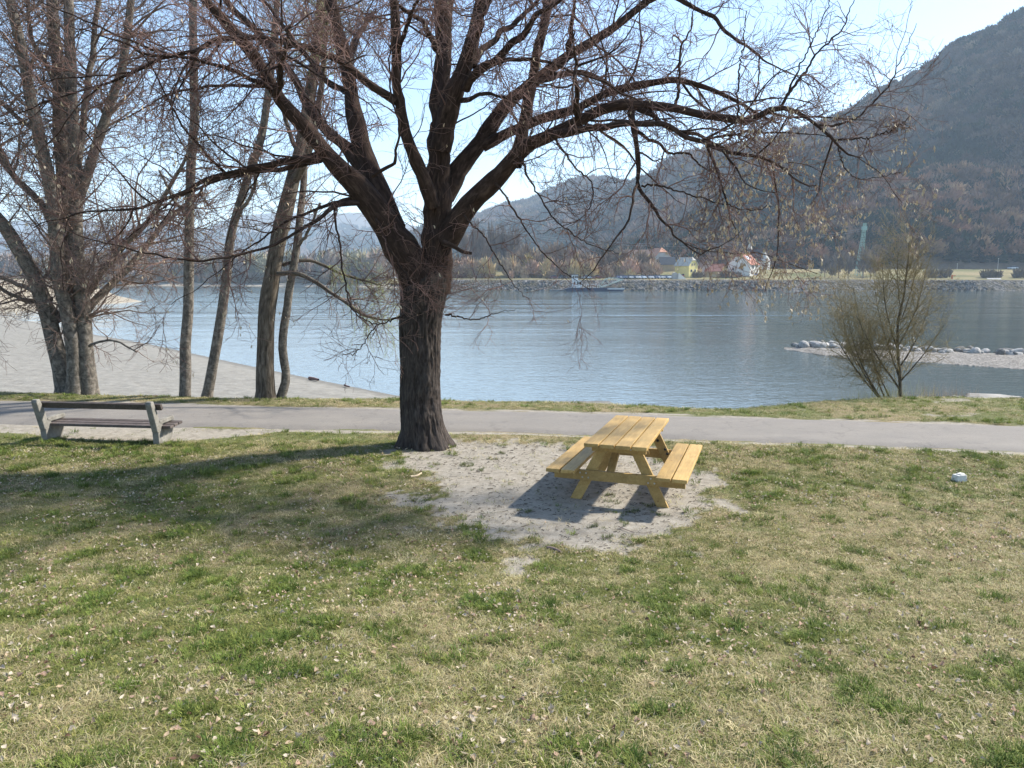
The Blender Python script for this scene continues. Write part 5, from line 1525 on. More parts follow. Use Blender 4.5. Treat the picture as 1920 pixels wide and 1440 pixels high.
house('farmhouse', 'farmhouse with an orange hipped roof between barn and brown-roofed farmhouse', 1232, 368, 9, 10, 6.0, 4.4, R(20), 'grey', 'orange', wins_front=[(-2, 3, .9, 1.2), (2, 3, .9, 1.2)], hip=.5)

# church: dark nave roof, pale pointed apse, steeple
cxp, cD = 1420, 352
ch = empty('church', (gx(cxp, cD), cD, ground_far(gx(cxp, cD), cD) - .3), R(-30))
tag(ch, 'small church with pointed pale apse roof and slender steeple behind the white house', 'church')
b = MB(); b.prism([(-3.2, -3), (3.2, -3), (3.2, 4.4), (0, 9.2), (-3.2, 4.4)], 9.5, None, (-3.2, 0, 0)); b.build('wall', WALLS['white'], ch)
b = MB()
for s_ in (-1, 1):
    q = [Vector((-8.2, s_ * 3.6, 3.95)), Vector((1.8, s_ * 3.6, 3.95)), Vector((1.8, 0, 9.45)), Vector((-8.2, 0, 9.45))]
    q2 = [p + Vector((0, s_ * .12, .14)) for p in q]
    b.add(q + q2, [(0, 1, 2, 3), (7, 6, 5, 4), (0, 4, 5, 1), (1, 5, 6, 2), (2, 6, 7, 3), (3, 7, 4, 0)])
b.build('nave_roof', ROOFS['slate'], ch)
b = MB().cyl((2.6, 0, -3), (2.6, 0, 4.0), 2.9, 2.9, 8); b.build('apse', WALLS['white'], ch)
b = MB().cyl((2.6, 0, 3.95), (2.6, 0, 9.0), 3.2, .05, 8); b.build('apse_roof', ROOFS['shingle'], ch)
b = MB().box((-4.2, 0, 7.6), (2.0, 2.0, 4.4)); tw_ = b.build('steeple', ROOFS['slate'], ch)
b = MB().cyl((-4.2, 0, 9.79), (-4.2, 0, 13.2), 1.6, .04, 4); b.build('spire', ROOFS['shingle'], tw_)
for a_ in (-1.9, 1.9):
    f_ = MB().box((4.6, a_ * .55, 1.4), (.12, .7, 1.9), Matrix.Rotation(a_ * .42, 3, 'Z')).build('window', M['window_frame'], ch)

# ---------------- grey concrete ramp wall in the car park
rp = MB()
rx, rD = gx(1272, 308), 308
rz_ = ground_far(rx, rD)
rw = empty('concrete_ramp', (rx, rD, rz_ - .2))
tag(rw, 'pale grey concrete wedge standing at the end of the parked cars', 'ramp')
MB().prism([(-2.6, 0), (2.4, 0), (-.6, 2.4), (-1.4, 2.9), (-2.4, 2.6)], 2.0, Matrix.Rotation(R(-90), 3, 'Z')).build('wedge', WALLS['grey'], rw)
MB().prism([(-.5, 0), (2.8, 0), (2.6, .5), (-.2, 2.7)], .4, Matrix.Rotation(R(-90), 3, 'Z'), (0, -1.3, 0)).build('side_wall', WALLS['white'], rw)

# ---------------- cars
def paint(name, col): return plain(name, col, .3, .04, 1, spec=.6)
PAINTS = [('white', paint('paint_white', (.62, .63, .65))), ('silver', paint('paint_silver', (.36, .38, .40))), ('dark blue', paint('paint_blue', (.03, .05, .11))), ('black', paint('paint_black', (.014, .015, .018))), ('maroon', paint('paint_maroon', (.12, .018, .02))), ('pale blue', paint('paint_ice', (.45, .52, .58))), ('red', paint('paint_red', (.42, .07, .04)))]
M['tyre'] = plain('tyre', (.018, .018, .018), .9, .2, 5)
M['rim'] = plain('rim', (.42, .42, .43), .4, .1, 5, metallic=.6)
M['lamp'] = plain('headlamp', (.7, .7, .68), .2, .05, 5)
CAR_CACHE = {}
def car(loc, rz, pi, label, group=None, hi=1.48):
    root = empty('parked_car', loc, rz)
    tag(root, label, 'car', group)
    if pi not in CAR_CACHE:
        side = [(-2.1, .32), (-2.15, .62), (-2.0, .88), (-1.55, .95), (-.95, .98), (.95, .98), (1.75, .86), (2.1, .70), (2.15, .45), (2.1, .28)]
        b = MB(); b.prism(side, 1.76, Matrix.Rotation(R(-90), 3, 'Z')); bm_ = b
        body = bm_
        ro = MB()
        lo = [(-1.75, .95), (1.05, .97)]; up = [(-1.15, hi), (.35, hi - .02)]
        V = []
        for s_ in (-1, 1):
            V += [(lo[0][0], s_ * .84, lo[0][1]), (lo[1][0], s_ * .84, lo[1][1]), (up[1][0], s_ * .66, up[1][1]), (up[0][0], s_ * .66, up[0][1])]
        ro.add(V, [(0, 1, 2, 3), (7, 6, 5, 4), (0, 3, 7, 4), (1, 5, 6, 2), (3, 2, 6, 7)])
        rf = MB().box((-.4, 0, hi + .005), (1.55, 1.30, .05))
        CAR_CACHE[pi] = (body, ro, rf)
        made = [CAR_CACHE[pi][0].build('body', PAINTS[pi][1], root, bevel=.09), ro.build('cabin_glass', M['glass_dark'], root), rf.build('roof', PAINTS[pi][1], root, bevel=.02)]
        for wx_ in (-1.32, 1.32):
            for s_ in (-1, 1):
                w_ = MB().cyl((0, -.10, 0), (0, .10, 0), .32, .32, 14).build('wheel', M['tyre'], root)
                w_.location = (wx_, s_ * .80, .32)
                h_ = MB().cyl((0, s_ * .10, 0), (0, s_ * .115, 0), .2, .17, 10).build('rim', M['rim'], w_)
                made.append(w_)
        for s_ in (-1, 1):
            h_ = MB().box((2.09, s_ * .62, .66), (.10, .34, .14)).build('headlight', M['lamp'], root)
            made.append(h_)
        CAR_CACHE[pi] = made
    else:
        for o in CAR_CACHE[pi]:
            c_ = o.copy(); COL.objects.link(c_); c_.parent = root
            for g_ in o.children:
                d_ = g_.copy(); COL.objects.link(d_); d_.parent = c_
    return root
order = [2, 1, 2, 3, 1, 2, 1, 0, 5, 3, 1, 0, 2, 0, 1, 2, 5, 3]
ROW = {0: 'white', 1: 'silver', 2: 'dark blue', 3: 'black', 5: 'pale blue'}
g = np.random.default_rng(8)
for i, pi in enumerate(order):
    px_ = 1158 + i * 5.9
    D_ = 311 + (i % 2) * .7
    x_ = gx(px_, D_)
    car((x_, D_, ground_far(x_, D_)), R(-78 + g.normal() * 3), pi, '%s car in the long row parked above the far stone bank' % ROW[pi], 'cars parked in a row above the far bank')
for px_, pi, lab in ((1040, 4, 'maroon car parked above the stone bank nearest the ferry stern'), (1056, 3, 'black car half hidden behind the ferry wheelhouse'), (1100, 5, 'pale blue car parked alone between wheelhouse and ferry ramp'), (1120, 4, 'maroon car parked beside the lone pale blue car')):
    x_ = gx(px_, 314)
    car((x_, 314, ground_far(x_, 314)), R(8), pi, lab)
x_ = gx(1284, 326); car((x_, 326, ground_far(x_, 326)), R(5), 6, 'red car standing on the grass before the yellow house')
x_ = gx(1897, 352); car((x_, 352, ground_far(x_, 352) + .1), R(178), 0, 'white car driving on the road below the steep hill')

# ---------------- ferry
fx, fD = gx(1113, 284), 284
fe = empty('river_ferry', (fx, fD, WATER), R(2))
fe.scale = (1, 1, 1.3)
tag(fe, 'small dark blue car ferry with white wheelhouse moored at the far bank', 'ferry')
M['hull'] = plain('ferry_hull', (.025, .035, .07), .5, .15, .5)
M['deck'] = plain('ferry_deck', (.18, .19, .19), .8, .15, .5)
M['ferry_white'] = plain('ferry_white', (.68, .69, .68), .6, .06, .5)
M['ramp_steel'] = plain('ramp_steel', (.46, .49, .40), .6, .15, .5)
b = MB(); b.prism([(-11, .25), (-9.5, -.3), (9.8, -.3), (11.5, .35), (11.5, .62), (9, .95), (-8.5, 1.0), (-11, .7)], 5.2, Matrix.Rotation(R(-90), 3, 'Z')); b.build('hull', M['hull'], fe)
MB().box((0, 0, 1.02), (17, 4.6, .05)).build('deck', M['deck'], fe)
wl_ = MB().box((-6.3, 0, 2.1), (3.6, 3.0, 2.1)); cab = wl_.build('cabin', M['ferry_white'], fe)
for k in range(3): MB().box((-7.4 + k * 1.1, -1.53, 2.4), (.6, .05, .6)).build('cabin_window', M['glass_dark'], cab)
wlh = MB().box((-7.2, 0, 3.95), (2.2, 2.4, 1.55)).build('wheelhouse', M['ferry_white'], fe)
for k in range(3): MB().box((-7.9 + k * .7, -1.23, 4.15), (.5, .05, .7)).build('wheelhouse_window', M['glass_dark'], wlh)
MB().box((-7.2, 0, 4.79), (2.6, 2.8, .12)).build('wheelhouse_roof', M['hull'], fe)
MB().cyl((-7.2, 0, 4.85), (-7.2, 0, 6.6), .06, .03, 6).build('mast', M['ramp_steel'], fe)
for s_ in (-1, 1):                         # arched ramp trusses
    b = MB()
    pts = [(2.0, 1.2), (3.2, 2.6), (4.6, 3.5), (6.4, 3.9), (8.2, 3.8), (10.0, 3.5)]
    low = [(2.6, 1.2), (4.6, 1.6), (6.4, 2.1), (8.2, 2.6), (10.2, 3.2), (11.2, 3.5)]
    for (a0, b0), (a1, b1) in zip(pts[:-1], pts[1:]): b.beam((a0, s_ * 2.2, b0), (a1, s_ * 2.2, b1), .2, .2)
    for (a0, b0), (a1, b1) in zip(low[:-1], low[1:]): b.beam((a0, s_ * 2.2, b0), (a1, s_ * 2.2, b1), .28, .3)
    for (a0, b0), (a1, b1) in zip(pts[1:], low[1:]): b.beam((a0, s_ * 2.2, b0), (a1, s_ * 2.2, b1 + .01), .12, .12)
    b.build('ramp_truss', M['ramp_steel'], fe)
MB().beam((2.8, 0, 1.2), (11.2, 0, 3.4), 4.0, .15).build('ramp_deck', M['deck'], fe)
for s_ in (-1, 1):
    b = MB()
    for k in range(8): b.cyl((-4 + k * .85, s_ * 2.3, 1.0), (-4 + k * .85, s_ * 2.3, 2.0), .05, .05, 5)
    b.beam((-4, s_ * 2.3, 2.0), (2, s_ * 2.3, 2.0), .08, .08); b.build('railing', M['ferry_white'], fe)
MB().box((8.2, -2.72, .7), (6.4, .12, .3)).build('side_strake', M['ferry_white'], fe)
pf = MB(); pf.prism([(-3.2, 0), (3.2, 0), (3.0, .45), (-3.0, .45)], 2.2, Matrix.Rotation(R(-90), 3, 'Z'), (-13.5, 0, 0)); pf.build('pontoon', M['deck'], fe)

# ---------------- lattice pylon and its cables
M['pylon'] = plain('pylon_green', (.26, .38, .32), .7, .15, 1)
px0, pD = 1609, 330
pz = ground_far(gx(px0, pD), pD)
pyl = empty('power_pylon', (gx(px0, pD), pD, pz - .2))
tag(pyl, 'tall green steel lattice pylon at the foot of the wooded hill', 'pylon')
Hp = float(P(1617, 417, pD)[2]) - pz
def leg_at(k, sx, sy): 
    w_ = 1.15 * (1 - k) + .42 * k
    return Vector((sx * w_ + k * 1.4, sy * w_, Hp * k))
for sx in (-1, 1):
    for sy in (-1, 1):
        MB().beam(leg_at(0, sx, sy), leg_at(1, sx, sy), .18, .18, (0, 1, 0)).build('leg', M['pylon'], pyl)
for sy in (-1, 1):
    b = MB()
    for k in range(11):
        a, c_ = k / 11, (k + 1) / 11
        b.beam(leg_at(a, -1, sy), leg_at(c_, 1, sy), .08, .08, (0, 1, 0)); b.beam(leg_at(a, 1, sy), leg_at(c_, -1, sy), .08, .08, (0, 1, 0))
    b.build('lattice', M['pylon'], pyl)
for sx in (-1, 1):
    b = MB()
    for k in range(11):
        a, c_ = k / 11, (k + 1) / 11
        b.beam(leg_at(a, sx, -1), leg_at(c_, sx, 1), .08, .08, (1, 0, 0))
    b.build('lattice', M['pylon'], pyl)
MB().box((1.3, 0, Hp * .90), (2.0, 1.2, 1.6)).build('cable_head', M['pylon'], pyl)
M['cable'] = plain('cable', (.25, .27, .29), .6, .1, 1)
a0 = P(1612, 430, pD); a1 = P(760, 400, 300)
for k in range(2):
    pts = [a0 + (a1 - a0) * u_ + np.array([0, 0, -9.0 * 4 * u_ * (1 - u_) - .9 * k]) for u_ in np.linspace(0, 1, 30)]
    aa, rr_ = np.array(pts), np.full(30, .045)
    o = link('ferry_cable', tubes('ferry_cable', [(aa[None], rr_[None], 5)]), M['cable'])
    tag(o, 'thin cable sagging from the pylon across the hillside', 'cable', 'cables hung from the pylon')

# ---------------- boat ramp, orange post, poles, sign
x_ = gx(1878, 293)
b = MB(); b.prism([(-3, -3.2), (11, 2.3), (11, 1.6), (-3, -3.9)], 5.0, Matrix.Rotation(R(-14), 3, 'Z')); o = b.build('boat_ramp', WALLS['grey'], None)
o.location = (x_ + .5, 292, .35)
tag(o, 'pale concrete boat ramp running down the far stone bank', 'ramp')
M['orange'] = plain('orange_paint', (.55, .12, .03), .7, .1, 2)
x_ = gx(1785, 305); z_ = ground_far(x_, 305)
sg = empty('orange_marker', (x_, 305, z_)); tag(sg, 'bright orange marker post with a side arm on the far meadow', 'marker')
MB().box((0, 0, .8), (.45, .45, 1.7)).build('post', M['orange'], sg); MB().box((.75, 0, 1.45), (1.3, .3, .22)).build('arm', M['orange'], sg)
for px_, py_, Dp, lab in ((1474, 492, 331, 'plain pole standing in the meadow beside the church'), (1519, 485, 340, 'lone thin pole between church and pylon'), (1869, 484, 350, 'thin pole on the road below the hill near the white car'), (1793, 494, 350, 'short pole on the road above the orange marker')):
    x_ = gx(px_, Dp); z_ = ground_far(x_, Dp)
    zt_ = float(P(px_, py_, Dp)[2])
    po = empty('pole', (x_, Dp, z_ - .2)); tag(po, lab, 'pole')
    MB().cyl((0, 0, 0), (0, 0, zt_ - z_), .11, .07, 8).build('shaft', M['window_frame'], po)
    MB().box((0, 0, zt_ - z_ + .05), (.3, .3, .25)).build('cap', M['window_frame'], po)
M['blue'] = plain('blue_sign', (.05, .14, .45), .5, .05, 2)
x_ = gx(1417, 322); sg = empty('road_sign', (x_, 322, ground_far(x_, 322))); tag(sg, 'small blue road sign in front of the church', 'sign')
MB().cyl((0, 0, 0), (0, 0, 1.6), .05, .05, 6).build('post', M['rim'], sg); MB().box((0, -.05, 1.6), (1.3, .06, .8)).build('panel', M['blue'], sg)

# ---------------- single leafless trees and bushes of the far bank
kinds = {}
def bank_tree_proto(key, seed, tint, kind, n):
    V, F = shard_crown(seed, n, kind)
    me = mesh_np('crown', V, F)
    me.materials.append(plain('crown_' + key, tint, 1, .3, 2.5, spec=0))
    tr = MB().cyl((0, 0, -.03), (0, 0, .62), .018, .006, 7)
    for k in range(5):
        a = k * 1.26 + seed
        tr.cyl((0, 0, .18 + .07 * k), (math.cos(a) * .2, math.sin(a) * .2, .5 + .06 * k), .008, .003, 5)
    mt = bpy.data.meshes.new('trunk'); mt.from_pydata([tuple(p) for p in tr.v], [], tr.f); mt.update()
    mt.materials.append(M['twig_grey'])
    kinds[key] = (me, mt)
bank_tree_proto('brown', 301, (.24, .175, .12), 'bare', 240)
bank_tree_proto('greybrown', 302, (.21, .165, .13), 'bare', 220)
bank_tree_proto('yellow', 303, (.36, .28, .11), 'bare', 240)
bank_tree_proto('rust', 304, (.28, .16, .11), 'bare', 240)
bank_tree_proto('scrub', 305, (.17, .135, .095), 'bush', 260)
bank_tree_proto('dark', 306, (.022, .036, .024), 'green', 300)
def bank_tree(px_, D_, hpx, wpx, key, label, group, name='bare_tree', cat='tree'):
    x_ = gx(px_, D_)
    inl = D_ - np.interp(x_, [p[0] for p in RB], [p[1] for p in RB])
    z_ = ground_far(x_, D_) if x_ > -40 else .3
    h_ = hpx * mpp(D_); w_ = wpx * mpp(D_) / .84
    root = empty(name, (x_, D_, z_ - .15)); tag(root, label, cat, group)
    for nm, me in zip(('crown', 'trunk'), kinds[key]):
        if nm == 'trunk' and key in ('scrub',): continue
        o = link(nm, me, None, root)
        o.scale = (w_, w_, h_) if nm == 'crown' else (h_, h_, h_)
        o.rotation_euler = (0, 0, px_ * .7)
g = np.random.default_rng(31)
for i in range(13):
    bank_tree(872 + i * 8 + g.normal() * 2, 345 + g.random() * 40, 62 + g.random() * 26, 24, 'greybrown', 'slender grey leafless tree in the row beyond the linden trunk', 'slender trees of the far bank grove')
for i in range(9):
    bank_tree(965 + i * 12 + g.normal() * 3, 332 + g.random() * 22, 36 + g.random() * 18, 34, 'brown', 'brown leafless tree in the thicket behind the ferry', 'brown trees behind the ferry')
for px_, k_, h_, lab in ((992, 'yellow', 44, 'yellow-green leafless tree in the thicket left of ferry wheelhouse'), (1078, 'yellow', 46, 'yellowish round tree rising just behind the ferry wheelhouse'), (1073, 'rust', 56, 'tall reddish leafless tree above the ferry wheelhouse'), (958, 'dark', 42, 'ivy-covered dark tree stem in the far grove'), (1232, 'dark', 30, 'small dark evergreen beside the dark-roofed barn'), (1640, 'rust', 42, 'reddish leafless tree near the pylon')):
    bank_tree(px_, 328, h_, 30 if k_ != 'dark' else 16, k_, lab, None)
for i in range(11):
    bank_tree(1065 + i * 15 + g.normal() * 3, 330 + g.random() * 14, 30 + g.random() * 14, 36, 'brown', 'brown leafless tree behind the row of parked cars', 'brown trees behind the car park')
for px_, h_, w_ in ((1546, 42, 30), (1572, 56, 34), (1590, 44, 26), (1618, 58, 34), (1632, 50, 30), (1560, 30, 26)):
    bank_tree(px_, 316 + g.random() * 8, h_, w_, 'greybrown', 'grey leafless tree beside the green pylon', 'grey trees round the pylon')
for px_, h_, lab in ((1747, 24, 'brown leafless bush on the far meadow, first beyond the willow bush'), (1770, 26, 'brown leafless bush on the far meadow beside the orange marker'), (1850, 22, 'low bush just before the thin pole near the white car'), (1866, 20, 'low bush between boat ramp and thin pole'), (1912, 24, 'leafless bush above the boat ramp, under the white car'), (1306, 16, 'leafless bush between yellow house and pink-walled house'), (1362, 18, 'low bush against the gable of the white house'), (1378, 15, 'small bush at the corner of the white house'), (1226, 14, 'low bush at the end of the dark-roofed barn')):
    bank_tree(px_, 322 if px_ > 1500 else 325, h_, 24, 'scrub', lab, 'bushes on the far meadow', 'leafless_bush', 'bush')
# ================================================================== grass, litter, leaves
def tuft(seed, n, h0, h1, rad, lean, w):
    g = np.random.default_rng(seed)
    V, F = [], []
    for i in range(n):
        a = g.random() * 6.283
        r = rad * math.sqrt(g.random())
        p = np.array([math.cos(a) * r, math.sin(a) * r, -.006])
        d = a + g.normal() * .9
        L = h0 + (h1 - h0) * g.random()
        ln = lean * (.4 + .9 * g.random())
        out = np.array([math.cos(d), math.sin(d), 0])
        sd = np.array([-math.sin(d), math.cos(d), 0]) * w * (.7 + .6 * g.random())
        m = p + out * L * .42 * ln + np.array([0, 0, L * .55 * (1 - .35 * ln)])
        e = p + out * L * 1.0 * ln + np.array([0, 0, L * max(.06, .95 - .75 * ln)])
        b = len(V)
        V += [p - sd, p + sd, m + sd * .8, m - sd * .8, e]
        F += [(b, b + 1, b + 2), (b, b + 2, b + 3), (b + 3, b + 2, b + 4)]
    return mesh_np('tuft', V, F)
M['blade'] = inst_mat('grass_blade', .75, .28, .2)
tufts = []
for i in range(4): tufts.append(tuft(400 + i, 16, .022, .055, .045, .95, .0017))
for i in range(2): tufts.append(tuft(410 + i, 26, .045, .095, .035, .6, .0019))
for i in range(2): tufts.append(tuft(420 + i, 18, .03, .075, .06, 1.15, .0014))
for me in tufts: me.materials.append(M['blade'])
TUFTS = proto_collection('tuft_kinds', tufts)
GREEN = np.array([[.105, .135, .038], [.13, .155, .048], [.155, .175, .058], [.085, .118, .038], [.19, .19, .07]])
STRAW = np.array([[.50, .42, .225], [.41, .34, .175], [.57, .49, .29], [.32, .26, .135], [.42, .39, .185]])

def grass_zone(n, y0, y1, rng, half=.80, xpad=1.6):
    y = np.sqrt(rng.uniform((y0 + .8) ** 2, (y1 + .8) ** 2, n)) - .8
    x = rng.uniform(-1, 1, n) * (half * y + xpad)
    return x, y
xs_, ys_ = [], []
for n, a, b in ((36000, 1.6, 4.2), (46000, 4.2, 7.5), (40000, 7.5, 12.0), (26000, 12.0, 18.2)):
    x, y = grass_zone(n, a, b, RNG)
    xs_.append(x); ys_.append(y)
gxx, gyy = np.concatenate(xs_), np.concatenate(ys_)
def keep_mask(x, y, rng):
    s = soil_mask(x, y)
    k = rng.random(len(x)) > np.clip(s * 1.6 - .08, 0, .985)
    on_path = (y > near_y(x) - .02) & (y < far_y(x) + .02)
    return k & ~on_path & (y < edge_y(x) + .55)
k = keep_mask(gxx, gyy, RNG)
gxx, gyy = gxx[k], gyy[k]
n = len(gxx)
dm = dry_mask(gxx, gyy)
spot = fbm(gxx * 5.5 + 9, gyy * 5.5 + 2, 8.0, 3)
isdry = RNG.random(n) < np.clip(.11 + .46 * dm + 1.0 * (spot - .5), .05, .85)
tint = np.where(isdry[:, None], STRAW[RNG.integers(0, 5, n)], GREEN[RNG.integers(0, 5, n)] * np.array([1.40, 1.30, 1.08]))
lush = .6 * fbm(gxx * 3.6 + 70, gyy * 3.6 + 11, 3.0, 2) + .4 * fbm(gxx * 12, gyy * 12 + 31, 5.0, 2)
islush = (~isdry) & (lush > .62) & (RNG.random(n) < .7)
tint = np.where(islush[:, None], tint * np.array([.86, 1.02, .8]), tint) * (.72 + .5 * RNG.random((n, 1)))
pick_ = np.where(islush, 4 + RNG.integers(0, 2, n), np.where(isdry & (RNG.random(n) < .6), 6 + RNG.integers(0, 2, n), RNG.integers(0, 4, n)))
sz = (.75 + .6 * RNG.random(n)) * (1 + .35 * sstep(6, 12, gyy)) * np.where(islush, 1.0 + 1.2 * np.clip(lush - .60, 0, .3), 1)
scl = np.stack([sz, sz, sz * np.where(gyy > 12, .7, .78)], -1)
rot = np.stack([RNG.normal(size=n) * .12, RNG.normal(size=n) * .12, RNG.random(n) * 6.283], -1)
gz_ = lawn_z(gxx, gyy)
o = scatter('grass', np.stack([gxx, gyy, gz_], -1), rot, scl, tint, pick_, TUFTS)
tag(o, 'short mixed green and straw-coloured winter grass of the lawn', kind='stuff')

# taller grass and dry reeds at the bank edge below the willow bush
reeds = []
for i in range(3):
    me = tuft(430 + i, 16, .4, 1.0, .22, .25, .0022); me.materials.append(M['blade']); reeds.append(me)
REEDS = proto_collection('reed_kinds', reeds)
n = 130
x = RNG.uniform(8.3, 11.2, n)
y = edge_y(x) + RNG.uniform(.5, 1.7, n)
u_ = (x - 8.3) / 2.9
tn = np.where((RNG.random(n) < sstep(.2, .7, u_))[:, None], np.array([[.30, .20, .12]]), np.array([[.30, .28, .10]])) * (.7 + .6 * RNG.random((n, 1)))
s_ = .35 + .65 * RNG.random(n)
o = scatter('reeds', np.stack([x, y, lawn_z(x, y) - .02], -1), np.stack([RNG.normal(size=n) * .08, RNG.normal(size=n) * .08, RNG.random(n) * 6.28], -1), np.stack([s_, s_, s_], -1), tn, RNG.integers(0, 3, n), REEDS)
tag(o, 'dry brown and olive stalks growing below the willow bush', kind='stuff')
# weeds left green round the bench feet and in the bare soil
n = 260
a = RNG.random(n)
px_ = np.where(RNG.random(n) < .75, 100 + 225 * RNG.random(n), 60 + 60 * RNG.random(n))
q_ = np.array([G(p, 828 + 5 * (p - 90) / 200 + RNG.normal() * 3.0 - 1.5) for p in px_])
cl = np.array([G(x_, y_) for x_, y_ in ((1140, 925), (1150, 938), (1158, 960), (1190, 955), (1222, 945), (1238, 962), (1175, 975), (985, 955), (1115, 985), (1140, 1005), (870, 868), (880, 873), (925, 860), (1175, 1020), (1240, 1010), (900, 880), (815, 870), (770, 935), (940, 850))])
c2 = np.repeat(cl, 6, 0) + RNG.normal(size=(len(cl) * 6, 3)) * np.array([.045, .05, 0])
pp = np.concatenate([q_, c2])
n = len(pp)
tn = GREEN[RNG.integers(0, 5, n)] * (.75 + .5 * RNG.random((n, 1)))
s_ = np.concatenate([.7 + .7 * RNG.random(len(q_)), .5 + .35 * RNG.random(len(c2))])
o = scatter('weeds', np.stack([pp[:, 0], pp[:, 1], lawn_z(pp[:, 0], pp[:, 1]) - .015], -1), np.stack([np.zeros(n), np.zeros(n), RNG.random(n) * 6.28], -1), np.stack([s_, s_, s_], -1), tn, 4 + RNG.integers(0, 2, n), TUFTS)
tag(o, 'small green weed tufts round the bench feet and on the bare soil', kind='stuff')

# bits of bark, twig and dead leaf trodden into the bare soil
n = 2600
u1 = G(740, 840)[:2]; 
x = RNG.uniform(-1.9, 2.6, n); y = RNG.uniform(6.6, 11.9, n)
k = (soil_mask(x, y) > .35)
x, y = x[k], y[k]; n = len(x)
th = RNG.random(n) * 6.283
L_ = RNG.uniform(.008, .06, n) * np.where(RNG.random(n) < .06, 2.5, 1)
c_ = np.stack([x, y, lawn_z(x, y) - .008], -1)
d_ = np.stack([np.cos(th), np.sin(th), np.zeros(n)], -1) * L_[:, None] * .5
md = c_ + np.stack([RNG.normal(size=n), RNG.normal(size=n), np.abs(RNG.normal(size=n))], -1) * .004
o = link('soil_litter', tubes('soil_litter', [(np.stack([c_ - d_, md, c_ + d_], 1), np.repeat(RNG.uniform(.0012, .0042, n)[:, None], 3, 1), 4)]), M['bark_willow'])
tag(o, 'dark bits of twig and bark scattered over the bare soil', kind='stuff')

# fallen leaves
leaf_cols = [plain('leaf_pale', (.58, .49, .38), .9, .2, 20), plain('leaf_tan', (.48, .36, .24), .9, .25, 20), plain('leaf_rose', (.46, .31, .23), .9, .25, 20), plain('leaf_brown', (.16, .095, .06), .9, .25, 20)]
for mt in leaf_cols:
    nt_ = mt.node_tree
    pb = [n_ for n_ in nt_.nodes if n_.type == 'BSDF_PRINCIPLED'][0]
    tr_ = nt_.nodes.new('ShaderNodeBsdfTranslucent')
    nt_.links.new(pb.inputs['Base Color'].links[0].from_socket, tr_.inputs[0])
    mx_ = nt_.nodes.new('ShaderNodeMixShader'); mx_.inputs[0].default_value = .38
    nt_.links.new(pb.outputs[0], mx_.inputs[1]); nt_.links.new(tr_.outputs[0], mx_.inputs[2])
    nt_.links.new(mx_.outputs[0], [n_ for n_ in nt_.nodes if n_.type == 'OUTPUT_MATERIAL'][0].inputs[0])
def leaf_geo(seed):
    g = np.random.default_rng(seed)
    us = np.array([0, .3, .65, 1.0]); ws = np.array([.06, .30, .24, .02]) * g.uniform(.7, 1.25)
    c1, c2, tw_ = g.uniform(.4, 2.6), g.uniform(-.6, 1.2), g.uniform(-1.2, 1.2)
    V = []
    for u, w in zip(us, ws):
        for s in (-1, 0, 1):
            x, y = (u - .5), s * w * (1 + .2 * g.normal())
            z = c1 * y * y * 2.0 + c2 * (u - .4) ** 2 + tw_ * y * (u - .5) + .02
            V.append((x, y, z))
    F = []
    for r in range(3):
        for c in range(2):
            a = r * 3 + c
            F.append((a, a + 1, a + 4, a + 3))
    return np.array(V), np.array(F)
LV = [leaf_geo(500 + i) for i in range(8)]
LM = []
for i, (v_, f_) in enumerate(LV):
    for j, mt in enumerate(leaf_cols):
        me = mesh_np('fallen_leaf', v_, f_); me.materials.append(mt); LM.append(me)
g = np.random.default_rng(77)
def leaf_spots(n, y0, y1):
    x, y = grass_zone(n * 3, y0, y1, g, .74, .3)
    clus = fbm(x * 1.6 + 5, y * 1.6, 6.0, 3)
    k = (g.random(len(x)) < np.clip((clus - .36) * 3.2, .08, 1)) & keep_mask(x, y, g)
    return x[k][:n], y[k][:n]
x, y = leaf_spots(7800, 2.3, 11.5)
d = np.hypot(x, y)
o_ = np.argsort(d)
x, y = x[o_], y[o_]
inview = np.abs(x) < .70 * y * 1.0
sel = np.where(inview & (y > 2.9))[0][:300]
rest = np.setdiff1d(np.arange(len(x)), sel)
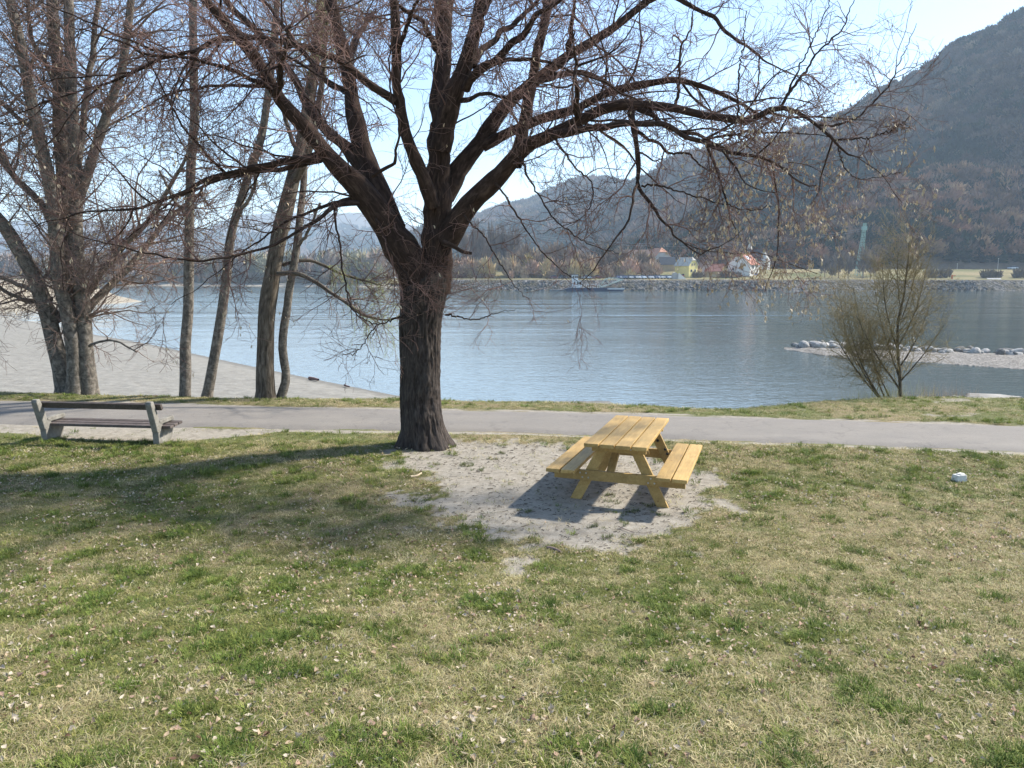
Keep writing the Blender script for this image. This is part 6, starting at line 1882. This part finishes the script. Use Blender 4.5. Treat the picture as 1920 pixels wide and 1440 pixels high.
for i in sel:
    s = g.uniform(.019, .046)
    c_ = int(g.choice(4, p=[.46, .28, .16, .10]))
    o = bpy.data.objects.new('fallen_leaf', LM[int(g.integers(0, 8)) * 4 + c_])
    COL.objects.link(o)
    o.location = (x[i], y[i], float(lawn_z(x[i], y[i])) + .022)
    o.rotation_euler = (g.normal() * .45, g.normal() * .45, g.random() * 6.283)
    o.scale = (s, s, s)
    tag(o, ('pale grey dry curled leaf lying on the lawn', 'tan dry curled leaf lying on the lawn', 'rosy brown dry curled leaf lying on the lawn', 'dark brown dry curled leaf lying on the lawn')[c_], 'leaf', 'fallen leaves on the lawn')
# all the other leaves, too many to pick apart
Vs, Fs, Ms, b = [], [], [], 0
for i in rest:
    v_, f_ = LV[int(g.integers(0, 8))]
    s = g.uniform(.015, .040)
    th = g.random() * 6.283
    tx, ty = g.normal() * .4, g.normal() * .4
    Rm = np.array(Matrix.Rotation(th, 3, 'Z') @ Matrix.Rotation(tx, 3, 'X') @ Matrix.Rotation(ty, 3, 'Y'))
    Vs.append((v_ * s) @ Rm.T + np.array([x[i], y[i], float(lawn_z(x[i], y[i])) + .02]))
    Fs.append(f_ + b); b += len(v_)
    Ms += [int(g.choice(4, p=[.46, .28, .16, .10]))] * len(f_)
me = mesh_np('leaf_litter', np.concatenate(Vs), np.concatenate(Fs))
for mt in leaf_cols: me.materials.append(mt)
me.polygons.foreach_set('material_index', np.array(Ms, np.int32))
o = link('leaf_litter', me)
tag(o, 'litter of dry curled leaves farther out on the lawn', kind='stuff')
# ================================================================== air
HAZE_TOP = max(float(H_[:, :, 2].max()) for H_ in (H1, H1B, H2, H3, H4)) + 26
me_b = MB().box((0, 3650, HAZE_TOP / 2 - 1.75), (14000, 8100, HAZE_TOP + 3.5))
t = bpy.data.materials.new('air')
t.use_nodes = True
t.node_tree.nodes.clear()
pv = t.node_tree.nodes.new('ShaderNodeVolumePrincipled')
pv.inputs['Color'].default_value = (0.66, 0.83, 1.0, 1)
pv.inputs['Density'].default_value = 0.00023
pv.inputs['Anisotropy'].default_value = 0.05
ou = t.node_tree.nodes.new('ShaderNodeOutputMaterial')
t.node_tree.links.new(pv.outputs[0], ou.inputs['Volume'])
haze = me_b.build('haze', t)
tag(haze, 'thin pale blue haze filling the valley', kind='stuff')
